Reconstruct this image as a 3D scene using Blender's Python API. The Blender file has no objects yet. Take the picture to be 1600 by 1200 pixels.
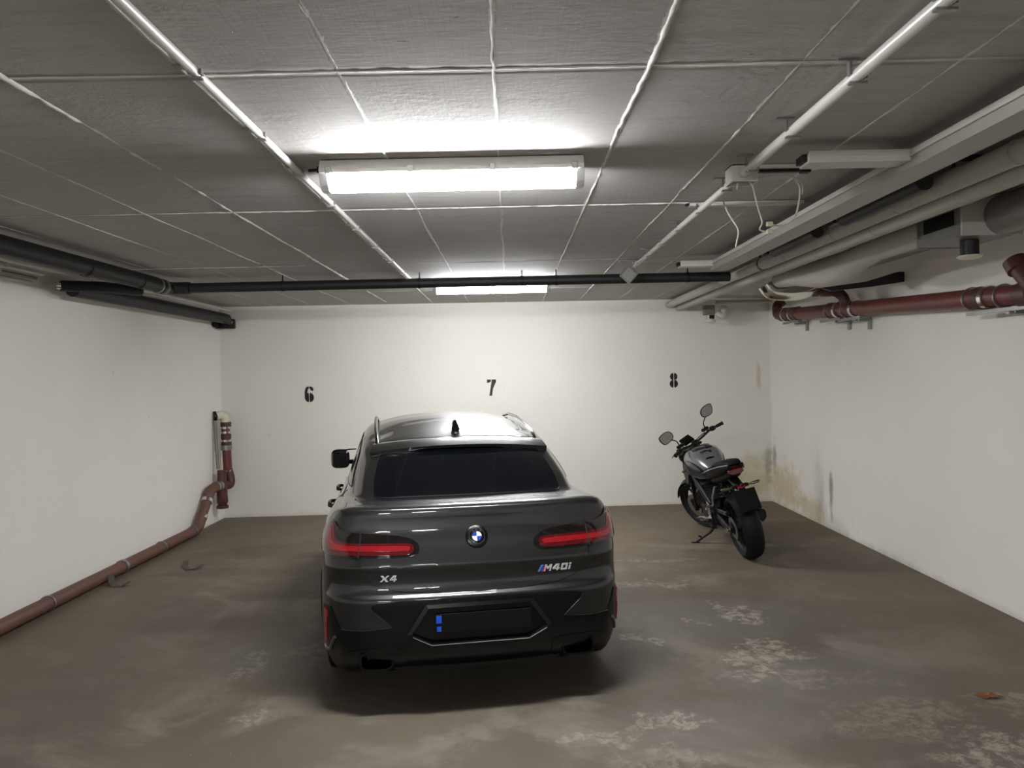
import bpy, bmesh, math, random
import numpy as np
from mathutils import Vector, Matrix, noise
from mathutils.bvhtree import BVHTree
random.seed(7)
PI = math.pi
scene = bpy.context.scene
C = scene.collection

# ---------------------------------------------------------------- camera
F_PX, CAM_H = 1202.0, 2.0
PITCH, YAW, ROLL = 0.0125487, 0.0030522, 0.022
_f = Vector((math.sin(YAW)*math.cos(PITCH), math.cos(YAW)*math.cos(PITCH), -math.sin(PITCH)))
_r0 = Vector((math.cos(YAW), -math.sin(YAW), 0)); _u0 = _r0.cross(_f)
_r = _r0*math.cos(ROLL) - _u0*math.sin(ROLL)
_u = _u0*math.cos(ROLL) + _r0*math.sin(ROLL)
cam_data = bpy.data.cameras.new('camera')
cam_data.sensor_fit = 'HORIZONTAL'; cam_data.sensor_width = 36.0
cam_data.lens = F_PX/1600*36.0
cam_data.clip_end = 100
cam = bpy.data.objects.new('camera', cam_data); C.objects.link(cam)
cam.matrix_world = Matrix(((_r.x, _u.x, -_f.x, 0), (_r.y, _u.y, -_f.y, 0), (_r.z, _u.z, -_f.z, CAM_H), (0, 0, 0, 1)))
scene.camera = cam

# ---------------------------------------------------------------- world, exposure
world = bpy.data.worlds.new('world'); scene.world = world; world.use_nodes = True
world.node_tree.nodes['Background'].inputs[0].default_value = (0.62, 0.60, 0.56, 1)
world.node_tree.nodes['Background'].inputs[1].default_value = 0.02
vs = scene.view_settings
vs.view_transform = 'Standard'; vs.look = 'None'; vs.gamma = 1.0; vs.use_curve_mapping = False
vs.exposure = 3.42
TUBE_POWER = 17.0          # radiance of the fluorescent diffusers
scene.cycles.max_bounces = 8; scene.cycles.diffuse_bounces = 5; scene.cycles.glossy_bounces = 4
scene.cycles.sample_clamp_indirect = 8.0

# ---------------------------------------------------------------- materials
def lin(c):
    return tuple(((v/255)/12.92 if v/255 <= .04045 else ((v/255+.055)/1.055)**2.4) for v in c)
def _new(name):
    m = bpy.data.materials.new(name); m.use_nodes = True
    nt = m.node_tree; b = nt.nodes['Principled BSDF']
    return m, nt, b
def N(nt, typ, **kw):
    n = nt.nodes.new(typ)
    for k, v in kw.items():
        if k in ('op',): n.operation = v
        else: setattr(n, k, v)
    return n
def setin(nt, sock, v):
    if hasattr(v, 'is_linked') or isinstance(v, bpy.types.NodeSocket): nt.links.new(v, sock)
    else: sock.default_value = v
def math_(nt, op, a, b=0.0, c=None, clamp=False):
    n = nt.nodes.new('ShaderNodeMath'); n.operation = op; n.use_clamp = clamp
    setin(nt, n.inputs[0], a)
    setin(nt, n.inputs[1], b)
    if c is not None: setin(nt, n.inputs[2], c)
    return n.outputs[0]
def smooth(nt, v, lo, hi):
    n = nt.nodes.new('ShaderNodeMapRange'); n.interpolation_type = 'SMOOTHSTEP'
    setin(nt, n.inputs[0], v); n.inputs[1].default_value = lo; n.inputs[2].default_value = hi
    n.inputs[3].default_value = 0; n.inputs[4].default_value = 1
    return n.outputs[0]
def noise_(nt, vec, scale, detail=3, rough=.5, dist=0.0):
    n = nt.nodes.new('ShaderNodeTexNoise'); nt.links.new(vec, n.inputs['Vector'])
    n.inputs['Scale'].default_value = scale; n.inputs['Detail'].default_value = detail
    n.inputs['Roughness'].default_value = rough; n.inputs['Distortion'].default_value = dist
    return n.outputs['Fac']
def mapping(nt, vec, scale=(1, 1, 1), loc=(0, 0, 0), rot=(0, 0, 0)):
    n = nt.nodes.new('ShaderNodeMapping'); nt.links.new(vec, n.inputs[0])
    n.inputs['Location'].default_value = loc; n.inputs['Rotation'].default_value = rot
    n.inputs['Scale'].default_value = scale
    return n.outputs[0]
def mix(nt, fac, a, b):
    n = nt.nodes.new('ShaderNodeMix'); n.data_type = 'RGBA'
    setin(nt, n.inputs[0], fac)
    for s, v in ((n.inputs[6], a), (n.inputs[7], b)):
        if isinstance(v, bpy.types.NodeSocket): nt.links.new(v, s)
        else: s.default_value = (*v, 1)
    return n.outputs[2]
def objvec(nt):
    return nt.nodes.new('ShaderNodeTexCoord').outputs['Object']
def mat(name, rgb, rough=.5, metal=0.0, var=.12, scale=6.0, coat=0.0, bump=0.0, bscale=60.0, spec=None):
    m, nt, b = _new(name)
    v = objvec(nt)
    c = lin(rgb); lo = tuple(x*(1-var) for x in c); hi = tuple(min(1, x*(1+var)) for x in c)
    nt.links.new(mix(nt, noise_(nt, v, scale, 4), lo, hi), b.inputs['Base Color'])
    b.inputs['Roughness'].default_value = rough; b.inputs['Metallic'].default_value = metal
    if coat: b.inputs['Coat Weight'].default_value = coat; b.inputs['Coat Roughness'].default_value = .03
    if spec is not None: b.inputs['Specular IOR Level'].default_value = spec
    if bump:
        bn = nt.nodes.new('ShaderNodeBump'); bn.inputs['Strength'].default_value = bump; bn.inputs['Distance'].default_value = .004
        nt.links.new(noise_(nt, v, bscale, 3), bn.inputs['Height']); nt.links.new(bn.outputs[0], b.inputs['Normal'])
    return m
def emis(name, rgb, strength):
    m, nt, b = _new(name)
    b.inputs['Base Color'].default_value = (.9, .9, .9, 1)
    b.inputs['Emission Color'].default_value = (*lin(rgb), 1)
    b.inputs['Emission Strength'].default_value = strength
    return m

def poly_dist(nt, comp, vals, wob):
    """smallest distance of a coordinate to a list of seam positions, with a wobble added"""
    best = None
    c = math_(nt, 'ADD', comp, wob)
    for v in vals:
        d = math_(nt, 'ABSOLUTE', math_(nt, 'SUBTRACT', c, v))
        best = d if best is None else math_(nt, 'MINIMUM', best, d)
    return best

def blob(nt, x, y, cx, cy, rx, ry, nse, lo=.35, hi=.75):
    """irregular patch: 1 inside, broken up by noise"""
    dx = math_(nt, 'DIVIDE', math_(nt, 'SUBTRACT', x, cx), rx)
    dy = math_(nt, 'DIVIDE', math_(nt, 'SUBTRACT', y, cy), ry)
    d = math_(nt, 'SQRT', math_(nt, 'ADD', math_(nt, 'MULTIPLY', dx, dx), math_(nt, 'MULTIPLY', dy, dy)))
    k = math_(nt, 'SUBTRACT', 1.0, d, clamp=True)
    return smooth(nt, math_(nt, 'ADD', math_(nt, 'MULTIPLY', k, .8), math_(nt, 'MULTIPLY', nse, .8)), lo+.35, hi+.35)

def ceiling_mat():
    m, nt, b = _new('painted shuttered concrete ceiling')
    v = objvec(nt)
    sp = nt.nodes.new('ShaderNodeSeparateXYZ'); nt.links.new(v, sp.inputs[0]); x, y = sp.outputs[0], sp.outputs[1]
    wob = math_(nt, 'MULTIPLY', math_(nt, 'SUBTRACT', noise_(nt, v, 1.1, 5, .65), .5), .03)
    wob2 = math_(nt, 'MULTIPLY', math_(nt, 'SUBTRACT', noise_(nt, v, 14.0, 5, .7), .5), .010)
    w = math_(nt, 'ADD', wob, wob2)
    dx = poly_dist(nt, x, [-3.93, -3.39, -2.84, -2.29, -1.735, -1.10, -.575, -.03, .51, 1.05, 1.62, 2.16, 2.71], w)
    dy = poly_dist(nt, y, [-4.2, -1.7, .5, 2.71, 4.92, 7.3, 9.62], w)
    d = math_(nt, 'MINIMUM', dx, dy)
    n1 = noise_(nt, v, 1.6, 4, .7)
    wid = math_(nt, 'ADD', .0035, math_(nt, 'MULTIPLY', smooth(nt, noise_(nt, v, 1.9, 6, .75), .40, .70), .020))
    ridge = math_(nt, 'SUBTRACT', 1.0, math_(nt, 'DIVIDE', d, wid), clamp=True)
    # depth jump between neighbouring boards
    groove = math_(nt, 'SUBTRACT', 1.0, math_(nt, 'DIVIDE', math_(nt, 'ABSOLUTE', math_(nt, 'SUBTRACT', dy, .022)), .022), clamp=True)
    fine = noise_(nt, mapping(nt, v, (14, 60, 20)), 1.0, 4, .6)
    grain = noise_(nt, mapping(nt, v, (55, 4, 20)), 1.0, 4, .6)
    lump = noise_(nt, v, 26.0, 4, .6)
    speck = smooth(nt, noise_(nt, v, 27.0, 3, .6), .72, .80)
    patchy = smooth(nt, noise_(nt, v, .7, 3, .6), .42, .62)
    h = math_(nt, 'MULTIPLY', ridge, .5)
    h = math_(nt, 'ADD', h, math_(nt, 'MULTIPLY', fine, .15))
    h = math_(nt, 'ADD', h, math_(nt, 'MULTIPLY', grain, .10))
    h = math_(nt, 'ADD', h, math_(nt, 'MULTIPLY', math_(nt, 'MULTIPLY', lump, patchy), .5))
    h = math_(nt, 'ADD', h, math_(nt, 'MULTIPLY', speck, .5))
    h = math_(nt, 'SUBTRACT', h, math_(nt, 'MULTIPLY', math_(nt, 'MULTIPLY', groove, n1), .5))
    bn = nt.nodes.new('ShaderNodeBump'); bn.inputs['Strength'].default_value = .9; bn.inputs['Distance'].default_value = .008
    nt.links.new(h, bn.inputs['Height']); nt.links.new(bn.outputs[0], b.inputs['Normal'])
    base = mix(nt, noise_(nt, v, .8, 5, .6), lin((170, 167, 163)), lin((190, 187, 183)))
    base = mix(nt, math_(nt, 'MULTIPLY', smooth(nt, fine, .45, .7), .25), base, lin((146, 143, 138)))
    base = mix(nt, math_(nt, 'MULTIPLY', smooth(nt, ridge, .05, .5), .45), base, lin((232, 229, 222)))
    base = mix(nt, math_(nt, 'MULTIPLY', math_(nt, 'MULTIPLY', groove, smooth(nt, n1, .4, .6)), .4), base, lin((95, 92, 88)))  # shadow of the board step painted as a dark line along the groove
    base = mix(nt, math_(nt, 'MULTIPLY', smooth(nt, noise_(nt, mapping(nt, v, (.8, 6, 1)), 2.0, 6, .7), .5, .72), .35), base, lin((140, 137, 132)))
    pit = smooth(nt, noise_(nt, mapping(nt, v, (1, 2.2, 1), (4, 1, 0)), 17.0, 2, .5), .745, .775)
    base = mix(nt, math_(nt, 'MULTIPLY', pit, .6), base, lin((70, 68, 65)))
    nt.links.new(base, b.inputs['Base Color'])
    b.inputs['Roughness'].default_value = .8; b.inputs['Specular IOR Level'].default_value = .07
    return m

def wall_mat(name, stains, lo=(214, 211, 202), hi=(226, 223, 215)):
    m, nt, b = _new(name)
    v = objvec(nt)
    sp = nt.nodes.new('ShaderNodeSeparateXYZ'); nt.links.new(v, sp.inputs[0]); x, y, z = sp.outputs
    base = mix(nt, noise_(nt, v, .9, 5, .6), lin(lo), lin(hi))
    base = mix(nt, math_(nt, 'MULTIPLY', smooth(nt, noise_(nt, v, 14, 3), .70, .8), .35), base, lin((170, 160, 135)))
    low = math_(nt, 'SUBTRACT', 1.0, smooth(nt, math_(nt, 'ADD', z, math_(nt, 'MULTIPLY', noise_(nt, v, 7, 4), .12)), .04, .13))
    base = mix(nt, math_(nt, 'MULTIPLY', low, .4), base, lin((176, 168, 150)))
    nse = noise_(nt, v, 5.0, 5, .65)
    for ax, a, zc, ra, rz, col, amt in stains:
        k = blob(nt, {'x': x, 'y': y}[ax], z, a, zc, ra, rz, nse)
        base = mix(nt, math_(nt, 'MULTIPLY', k, amt), base, lin(col))
    # hairline cracks
    wv = nt.nodes.new('ShaderNodeTexVoronoi'); wv.feature = 'DISTANCE_TO_EDGE'
    wv.inputs['Scale'].default_value = .9
    dv = nt.nodes.new('ShaderNodeVectorMath'); dv.operation = 'ADD'
    nz = nt.nodes.new('ShaderNodeTexNoise'); nz.inputs['Scale'].default_value = 3.0; nz.inputs['Detail'].default_value = 4
    nt.links.new(v, nz.inputs['Vector']); nt.links.new(v, dv.inputs[0]); nt.links.new(nz.outputs['Color'], dv.inputs[1])
    nt.links.new(dv.outputs[0], wv.inputs['Vector'])
    crack = math_(nt, 'SUBTRACT', 1.0, smooth(nt, wv.outputs['Distance'], .0, .006))
    crack = math_(nt, 'MULTIPLY', crack, smooth(nt, noise_(nt, v, .9, 2), .56, .64))
    crack = math_(nt, 'MULTIPLY', crack, math_(nt, 'SUBTRACT', 1.0, smooth(nt, z, .2, .9)))
    base = mix(nt, math_(nt, 'MULTIPLY', crack, .5), base, lin((120, 112, 98)))
    nt.links.new(base, b.inputs['Base Color'])
    h = math_(nt, 'ADD', math_(nt, 'MULTIPLY', noise_(nt, v, 38, 4, .6), .35), math_(nt, 'MULTIPLY', noise_(nt, v, 5, 4, .6), .9))
    h = math_(nt, 'SUBTRACT', h, math_(nt, 'MULTIPLY', crack, .4))
    bn = nt.nodes.new('ShaderNodeBump'); bn.inputs['Strength'].default_value = .5; bn.inputs['Distance'].default_value = .006
    nt.links.new(h, bn.inputs['Height']); nt.links.new(bn.outputs[0], b.inputs['Normal'])
    b.inputs['Roughness'].default_value = .75; b.inputs['Specular IOR Level'].default_value = .25
    return m

def floor_mat():
    m, nt, b = _new('worn concrete floor')
    v = objvec(nt)
    sp = nt.nodes.new('ShaderNodeSeparateXYZ'); nt.links.new(v, sp.inputs[0]); x, y, z = sp.outputs
    big = noise_(nt, v, .45, 5, .6, .4)
    base = mix(nt, smooth(nt, big, .35, .65), lin((90, 83, 73)), lin((106, 97, 84)))
    base = mix(nt, smooth(nt, noise_(nt, mapping(nt, v, (1, 1, 1), (5, 2, 0)), .9, 6, .65, .8), .48, .66), base, lin((124, 117, 105)))
    base = mix(nt, math_(nt, 'MULTIPLY', smooth(nt, noise_(nt, mapping(nt, v, (1, 1, 1), (9, 7, 0)), .7, 5, .6, .5), .52, .66), .7), base, lin((92, 84, 72)))
    # brown dirt in the far half and along the walls
    far = smooth(nt, y, 6.2, 9.5)
    edge = math_(nt, 'MAXIMUM', smooth(nt, x, 2.4, 3.7), math_(nt, 'SUBTRACT', 1.0, smooth(nt, x, -3.9, -2.8)))
    br = math_(nt, 'MULTIPLY', math_(nt, 'MAXIMUM', far, edge), .55)
    base = mix(nt, br, base, lin((116, 100, 80)))
    nse = noise_(nt, v, 3.2, 7, .72, .6)
    nsf = noise_(nt, v, 16.0, 5, .75, .3)
    nsg = noise_(nt, v, 13.0, 9, .78, .6)
    wx = math_(nt, 'ADD', x, math_(nt, 'MULTIPLY', math_(nt, 'SUBTRACT', noise_(nt, v, 3.5, 4, .6), .5), .75))
    wy = math_(nt, 'ADD', y, math_(nt, 'MULTIPLY', math_(nt, 'SUBTRACT', noise_(nt, mapping(nt, v, (1, 1, 1), (7, 3, 1)), 3.5, 4, .6), .5), .75))
    # damp dark stains on the left
    for cx, cy, rx, ry in ((-2.55, 9.0, 1.5, .75), (-3.1, 8.0, 1.1, .33), (-2.1, 7.1, .95, .28), (2.75, 8.5, 1.2, .28)):
        base = mix(nt, math_(nt, 'MULTIPLY', blob(nt, x, y, cx, cy, rx, ry, nse, .3, .5), .55), base, lin((82, 74, 62)))
    # smooth grey patches
    for cx, cy, rx, ry in ((2.0, 4.95, 1.25, .75), (1.1, 4.3, 1.3, .55), (1.6, 6.2, 1.3, .9), (-1.6, 5.6, 1.0, .9)):
        base = mix(nt, math_(nt, 'MULTIPLY', blob(nt, x, y, cx, cy, rx, ry, nse, .25, .55), .6), base, lin((105, 100, 93)))
    # light efflorescence
    for cx, cy, rx, ry, am in ((1.86, 6.25, .20, .30, .8), (1.72, 6.45, .12, .16, .7), (1.72, 5.35, .30, .36, .8), (1.55, 5.0, .22, .2, .75), (1.42, 6.05, .07, .07, .8), (.96, 5.75, .16, .12, .7),
                               (.87, 4.35, .22, .16, .7), (.45, 4.2, .35, .12, .6), (2.95, 4.52, .3, .12, .5), (2.6, 3.75, .55, .4, .75), (2.95, 4.05, .6, .16, .55), (-1.55, 4.55, .16, .1, .7),
                               (-1.85, 5.35, .12, .35, .55), (-1.45, 5.6, .22, .22, .4), (-1.62, 6.9, .35, .15, .5), (1.3, 7.2, .55, .12, .5), (1.45, 8.1, .6, .1, .45), (2.2, 4.35, .5, .3, .35), (.75, 3.9, .4, .15, .4), (1.75, 4.9, .7, .1, .35)):
        k = math_(nt, 'MULTIPLY', blob(nt, wx, wy, cx, cy, rx*1.25, ry*1.25, nsf, .22, .50), smooth(nt, nsg, .42, .60))
        base = mix(nt, math_(nt, 'MULTIPLY', k, am*.85), base, lin((176, 169, 153)))
    flecks = smooth(nt, noise_(nt, v, 34, 3, .6), .69, .73)
    flecks = math_(nt, 'MULTIPLY', flecks, smooth(nt, noise_(nt, v, .9, 3), .5, .6))
    base = mix(nt, math_(nt, 'MULTIPLY', flecks, .7), base, lin((185, 176, 158)))
    dark = smooth(nt, noise_(nt, mapping(nt, v, (1, 1, 1), (3, 3, 0)), 26, 3, .6), .70, .74)
    base = mix(nt, math_(nt, 'MULTIPLY', dark, .5), base, lin((58, 50, 42)))
    base = mix(nt, math_(nt, 'MULTIPLY', noise_(nt, v, 120, 4, .7), .45), base, lin((74, 67, 58)))
    nt.links.new(base, b.inputs['Base Color'])
    h = math_(nt, 'ADD', math_(nt, 'MULTIPLY', noise_(nt, v, 45, 4, .6), .35), math_(nt, 'MULTIPLY', nse, .9))
    bn = nt.nodes.new('ShaderNodeBump'); bn.inputs['Strength'].default_value = .35; bn.inputs['Distance'].default_value = .006
    nt.links.new(h, bn.inputs['Height']); nt.links.new(bn.outputs[0], b.inputs['Normal'])
    nt.links.new(math_(nt, 'ADD', .42, math_(nt, 'MULTIPLY', nse, .35)), b.inputs['Roughness'])
    b.inputs['Specular IOR Level'].default_value = .35
    return m

M = {
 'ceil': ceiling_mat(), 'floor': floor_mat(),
 'wallb': wall_mat('white plaster back wall', [('x', 3.65, .35, .75, .75, (196, 184, 140), .75), ('x', 3.3, .45, .5, .45, (190, 178, 132), .6), ('x', 3.75, 1.9, .08, .5, (176, 160, 118), .5), ('x', 3.88, .6, .16, .6, (120, 110, 88), .5)]),
 'wallr': wall_mat('white plaster right wall', [('y', 11.1, .3, 1.5, .75, (198, 186, 146), .75), ('y', 9.45, .42, .13, .72, (150, 145, 132), .9), ('y', 10.1, .15, 1.3, .4, (196, 186, 150), .7), ('y', 11.45, .7, .25, .5, (130, 120, 95), .6)], (230, 226, 219), (242, 238, 231)),
 'walll': wall_mat('white plaster left wall', [], (230, 226, 219), (242, 238, 231)),  # side walls given paler plaster than the back to replace missing light
 'white_metal': mat('white painted metal', (200, 198, 190), .4, 0, .06),
 'pvc': mat('white plastic conduit', (205, 203, 195), .35, 0, .05),
 'trunk': mat('grey painted duct steel', (168, 165, 158), .45, 0, .08, bump=.15),
 'lagging': mat('off white pipe lagging', (176, 172, 162), .6, 0, .10, 9, bump=.25),
 'galv': mat('galvanised steel', (122, 120, 114), .45, .3, .2, 12),
 'alu': mat('bright aluminium', (215, 213, 200), .16, 1, .08, 8),
 'chrome': mat('chrome steel', (215, 215, 215), .14, 1, .04),
 'steel': mat('dull steel band', (150, 150, 148), .3, .85, .1),
 'iron': mat('oxide red cast iron pipe', (104, 50, 44), .42, 0, .16, 10, bump=.25),
 'iron_dusty': mat('dusty brown red pipe', (100, 66, 56), .55, 0, .22, 7, bump=.25),
 'dark_iron': mat('dark red coupling', (78, 42, 36), .5, 0, .18, 14),
 'foam': mat('black foam pipe insulation', (26, 26, 28), .55, 0, .18, 8, bump=.2),
 'black': mat('black plastic', (15, 15, 16), .42, 0, .15, 20, spec=.3),
 'rubber': mat('black tyre rubber', (15, 15, 15), .65, 0, .2, 30, bump=.2, bscale=140, spec=.25),
 'gloss': mat('gloss black plastic', (7, 7, 8), .22, 0, .1, spec=.35),
 'dull': mat('matte black metal', (22, 22, 23), .5, .3, .15),
 'cream': mat('cream plastic', (205, 200, 180), .4, 0, .05),
 'stencil': mat('black stencil paint', (24, 24, 23), .6, 0, .15),
 'wire': mat('white cable', (196, 192, 180), .45, 0, .05),
 'leaf': mat('dry brown leaf', (120, 74, 38), .7, 0, .3, 40),
 'debris': mat('grey rubber scrap', (70, 68, 62), .6, 0, .2, 30),
 'tube': emis('lit fluorescent diffuser', (250, 252, 255), TUBE_POWER),
 'lens': mat('frosted clear plastic', (225, 227, 228), .25, 0, .03),
}

# ---------------------------------------------------------------- mesh helpers
def finish(name, bm, m, parent=None, smooth_=False, ang=35):
    me = bpy.data.meshes.new(name)
    bmesh.ops.recalc_face_normals(bm, faces=bm.faces)
    if smooth_:
        for f in bm.faces: f.smooth = True
        a = math.radians(ang)
        for e in bm.edges:
            if len(e.link_faces) == 2 and e.calc_face_angle(0) > a: e.smooth = False
    bm.to_mesh(me); bm.free()
    if isinstance(m, (list, tuple)):
        for q in m: me.materials.append(q)
    else: me.materials.append(m)
    o = bpy.data.objects.new(name, me); C.objects.link(o)
    if parent is not None: o.parent = parent
    return o
def tag(o, label=None, cat=None, group=None, kind=None):
    if label: o['label'] = label
    if cat: o['category'] = cat
    if group: o['group'] = group
    if kind: o['kind'] = kind
    return o
def thing(name, label, cat, loc=(0, 0, 0), rz=0.0, group=None):
    o = bpy.data.objects.new(name, None); C.objects.link(o); o.empty_display_size = .1
    o.location = loc; o.rotation_euler = (0, 0, rz)
    return tag(o, label, cat, group)
def box(bm, c, s, rot=None, bev=0.0, seg=2):
    r = bmesh.ops.create_cube(bm, size=1.0)['verts']
    M4 = Matrix.Translation(c) @ (rot.to_4x4() if rot else Matrix.Identity(4)) @ Matrix.Diagonal((*s, 1))
    bmesh.ops.transform(bm, matrix=M4, verts=r)
    if bev:
        es = list({e for v in r for e in v.link_edges})
        bmesh.ops.bevel(bm, geom=es, offset=bev, segments=seg, affect='EDGES', profile=.5)
def rounded(pts, r, n=5):
    P = [Vector(p) for p in pts]; out = [P[0]]
    for i in range(1, len(P)-1):
        a, b, c = P[i-1], P[i], P[i+1]
        d1, d2 = (a-b), (c-b)
        k = min(r, d1.length*.48, d2.length*.48)
        p, q = b+d1.normalized()*k, b+d2.normalized()*k
        for j in range(n+1):
            t = j/n
            out.append(p*(1-t)**2 + b*2*t*(1-t) + q*t*t)
    out.append(P[-1]); return out
def tube(bm, pts, r, seg=16, cap=True, r2=None):
    P = [Vector(p) for p in pts]
    R = r if isinstance(r, (list, tuple)) else ([r]*len(P) if r2 is None else [r+(r2-r)*i/(len(P)-1) for i in range(len(P))])
    T = []
    for i in range(len(P)):
        a = P[max(0, i-1)]; b = P[min(len(P)-1, i+1)]
        t = (b-a); T.append(t.normalized() if t.length > 1e-9 else (T[-1] if T else Vector((0, 0, 1))))
    n = T[0].orthogonal().normalized(); rings = []
    for i in range(len(P)):
        if i:
            n = (n - T[i]*n.dot(T[i]))
            n = n.normalized() if n.length > 1e-6 else T[i].orthogonal().normalized()
        b = T[i].cross(n)
        rings.append([bm.verts.new(P[i]+(n*math.cos(2*PI*k/seg)+b*math.sin(2*PI*k/seg))*R[i]) for k in range(seg)])
    for i in range(len(P)-1):
        for k in range(seg):
            bm.faces.new((rings[i][k], rings[i][(k+1) % seg], rings[i+1][(k+1) % seg], rings[i+1][k]))
    if cap:
        bm.faces.new(rings[0]); bm.faces.new(rings[-1])
def lathe(bm, prof, c=(0, 0, 0), axis='z', seg=32, closed=False):
    """prof: list of (radius, height)"""
    c = Vector(c); rings = []
    for r, h in prof:
        ring = []
        for k in range(seg):
            a = 2*PI*k/seg; u, w = r*math.cos(a), r*math.sin(a)
            p = {'z': (u, w, h), 'x': (h, u, w), 'y': (u, h, w)}[axis]
            ring.append(bm.verts.new(c+Vector(p)))
        rings.append(ring)
    n = len(rings)
    for i in range(n if closed else n-1):
        for k in range(seg):
            bm.faces.new((rings[i][k], rings[i][(k+1) % seg], rings[(i+1) % n][(k+1) % seg], rings[(i+1) % n][k]))
    if not closed:
        if prof[0][0] > 1e-4: bm.faces.new(rings[0])
        if prof[-1][0] > 1e-4: bm.faces.new(rings[-1])
    bmesh.ops.remove_doubles(bm, verts=[v for r in rings for v in r], dist=1e-6)
def prism(bm, pts, d, xf=None):
    """closed outline pts (2d) extruded by d along the local third axis; xf maps (a,b,c)->3d"""
    f = xf or (lambda a, b, c: (a, b, c))
    lo = [bm.verts.new(f(a, b, 0)) for a, b in pts]; hi = [bm.verts.new(f(a, b, d)) for a, b in pts]
    bm.faces.new(lo); bm.faces.new(hi[::-1])
    for i in range(len(pts)):
        j = (i+1) % len(pts); bm.faces.new((lo[i], hi[i], hi[j], lo[j]))
def loft(bm, secs, seg=24, cap=True):
    """secs: (center, half_u, half_v, exponent, u_axis, v_axis) superellipse rings"""
    rings = []
    for c, hu, hv, n, ua, va in secs:
        c, ua, va = Vector(c), Vector(ua), Vector(va); ring = []
        for k in range(seg):
            a = 2*PI*k/seg; ca, sa = math.cos(a), math.sin(a)
            ring.append(bm.verts.new(c+ua*hu*math.copysign(abs(ca)**(2/n), ca)+va*hv*math.copysign(abs(sa)**(2/n), sa)))
        rings.append(ring)
    for i in range(len(rings)-1):
        for k in range(seg):
            bm.faces.new((rings[i][k], rings[i][(k+1) % seg], rings[i+1][(k+1) % seg], rings[i+1][k]))
    if cap: bm.faces.new(rings[0]); bm.faces.new(rings[-1])
def mk(fn, name, m, parent=None, sm=False, ang=35):
    bm = bmesh.new(); fn(bm); return finish(name, bm, m, parent, sm, ang)
# ---------------------------------------------------------------- the room
XL, XR, YL, YR, ZC = -4.20, 3.93, 11.21, 11.58, 3.07
YB = -7.0
def slab(name, corners, n, m):
    """a thick slab: corners are four points of the inner face, n the outward offset"""
    bm = bmesh.new()
    a = [bm.verts.new(p) for p in corners]; b = [bm.verts.new(Vector(p)+Vector(n)) for p in corners]
    bm.faces.new(a); bm.faces.new(b[::-1])
    for i in range(4): bm.faces.new((a[i], b[i], b[(i+1) % 4], a[(i+1) % 4]))
    return tag(finish(name, bm, m), kind='structure')
slab('floor', [(XL, YB, 0), (XR, YB, 0), (XR, YR, 0), (XL, YL, 0)], (0, 0, -.2), M['floor'])
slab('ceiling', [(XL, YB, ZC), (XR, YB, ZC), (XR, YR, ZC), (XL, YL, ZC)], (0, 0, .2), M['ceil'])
slab('wall_back', [(XL, YL, 0), (XR, YR, 0), (XR, YR, ZC), (XL, YL, ZC)], (0, .2, 0), M['wallb'])
slab('wall_left', [(XL, YB, 0), (XL, YL, 0), (XL, YL, ZC), (XL, YB, ZC)], (-.2, 0, 0), M['walll'])
slab('wall_right', [(XR, YB, 0), (XR, YR, 0), (XR, YR, ZC), (XR, YB, ZC)], (.2, 0, 0), M['wallr'])
slab('wall_front', [(XL, YB, 0), (XR, YB, 0), (XR, YB, ZC), (XL, YB, ZC)], (0, -.2, 0), M['walll'])
def ywall(x): return YL+(YR-YL)*(x-XL)/(XR-XL)
# hardened mortar ridges that squeezed out of the board joints
M['ridge'] = mat('painted mortar ridge', (214, 211, 204), .7, 0, .06, 20)
def ridge(name, fixed, lo, hi, along_y, seed, thick):
    bm = bmesh.new(); step = .022; run = []
    def flush(run):
        if len(run) < 3: return
        rings = []
        for i, (a, c, r, h) in enumerate(run):
            k = min(1, i/2, (len(run)-1-i)/2)
            ring = []
            for t in range(6):
                an = PI*t/5; u, w = c+math.cos(an)*r*(.3+.7*k), ZC+.001-math.sin(an)*h*(.15+.85*k)
                ring.append(bm.verts.new((u, a, w) if along_y else (a, u, w)))
            rings.append(ring)
        for i in range(len(rings)-1):
            for t in range(5): bm.faces.new((rings[i][t], rings[i][t+1], rings[i+1][t+1], rings[i+1][t]))
        bm.faces.new(rings[0]); bm.faces.new(rings[-1])
    a = lo
    while a < hi:
        n1 = noise.noise((a*.9, seed*7.3, 0)); n2 = noise.noise((a*9, seed*3.1, 5)); n3 = noise.noise((a*34, seed*1.7, 9))
        pres = n1+.45*n2
        c = fixed+.012*noise.noise((a*1.3, seed, 3))+.005*noise.noise((a*11, seed, 4))
        r = (.0035+.006*max(0, pres+.25)+.003*n3)*thick; h = (.002+.008*max(0, pres+.2)+.003*n3)*thick
        if pres > -.26 and r > .0012: run.append((a, c, r, max(.0012, h)))
        else: flush(run); run = []
        a += step
    flush(run)
    tag(finish(name, bm, M['ridge'], None, True, 60), kind='structure')
for i, (x, th) in enumerate(((-3.39, .6), (-2.84, .7), (-2.29, 1.0), (-1.735, 1.7), (-1.10, 1.0), (-.575, .8), (-.03, .8), (.51, 1.15), (1.05, 1.2), (1.62, .7))):
    ridge('joint_ridge_%d' % (i+1), x, .3, 11.0, True, i+1, th)
for i, (y, th) in enumerate(((2.70, .7), (4.92, 1.3), (7.3, .9), (9.62, .7))):
    ridge('joint_ridge_%d' % (i+11), y, -4.1, 1.85, False, i+30, th)

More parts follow.
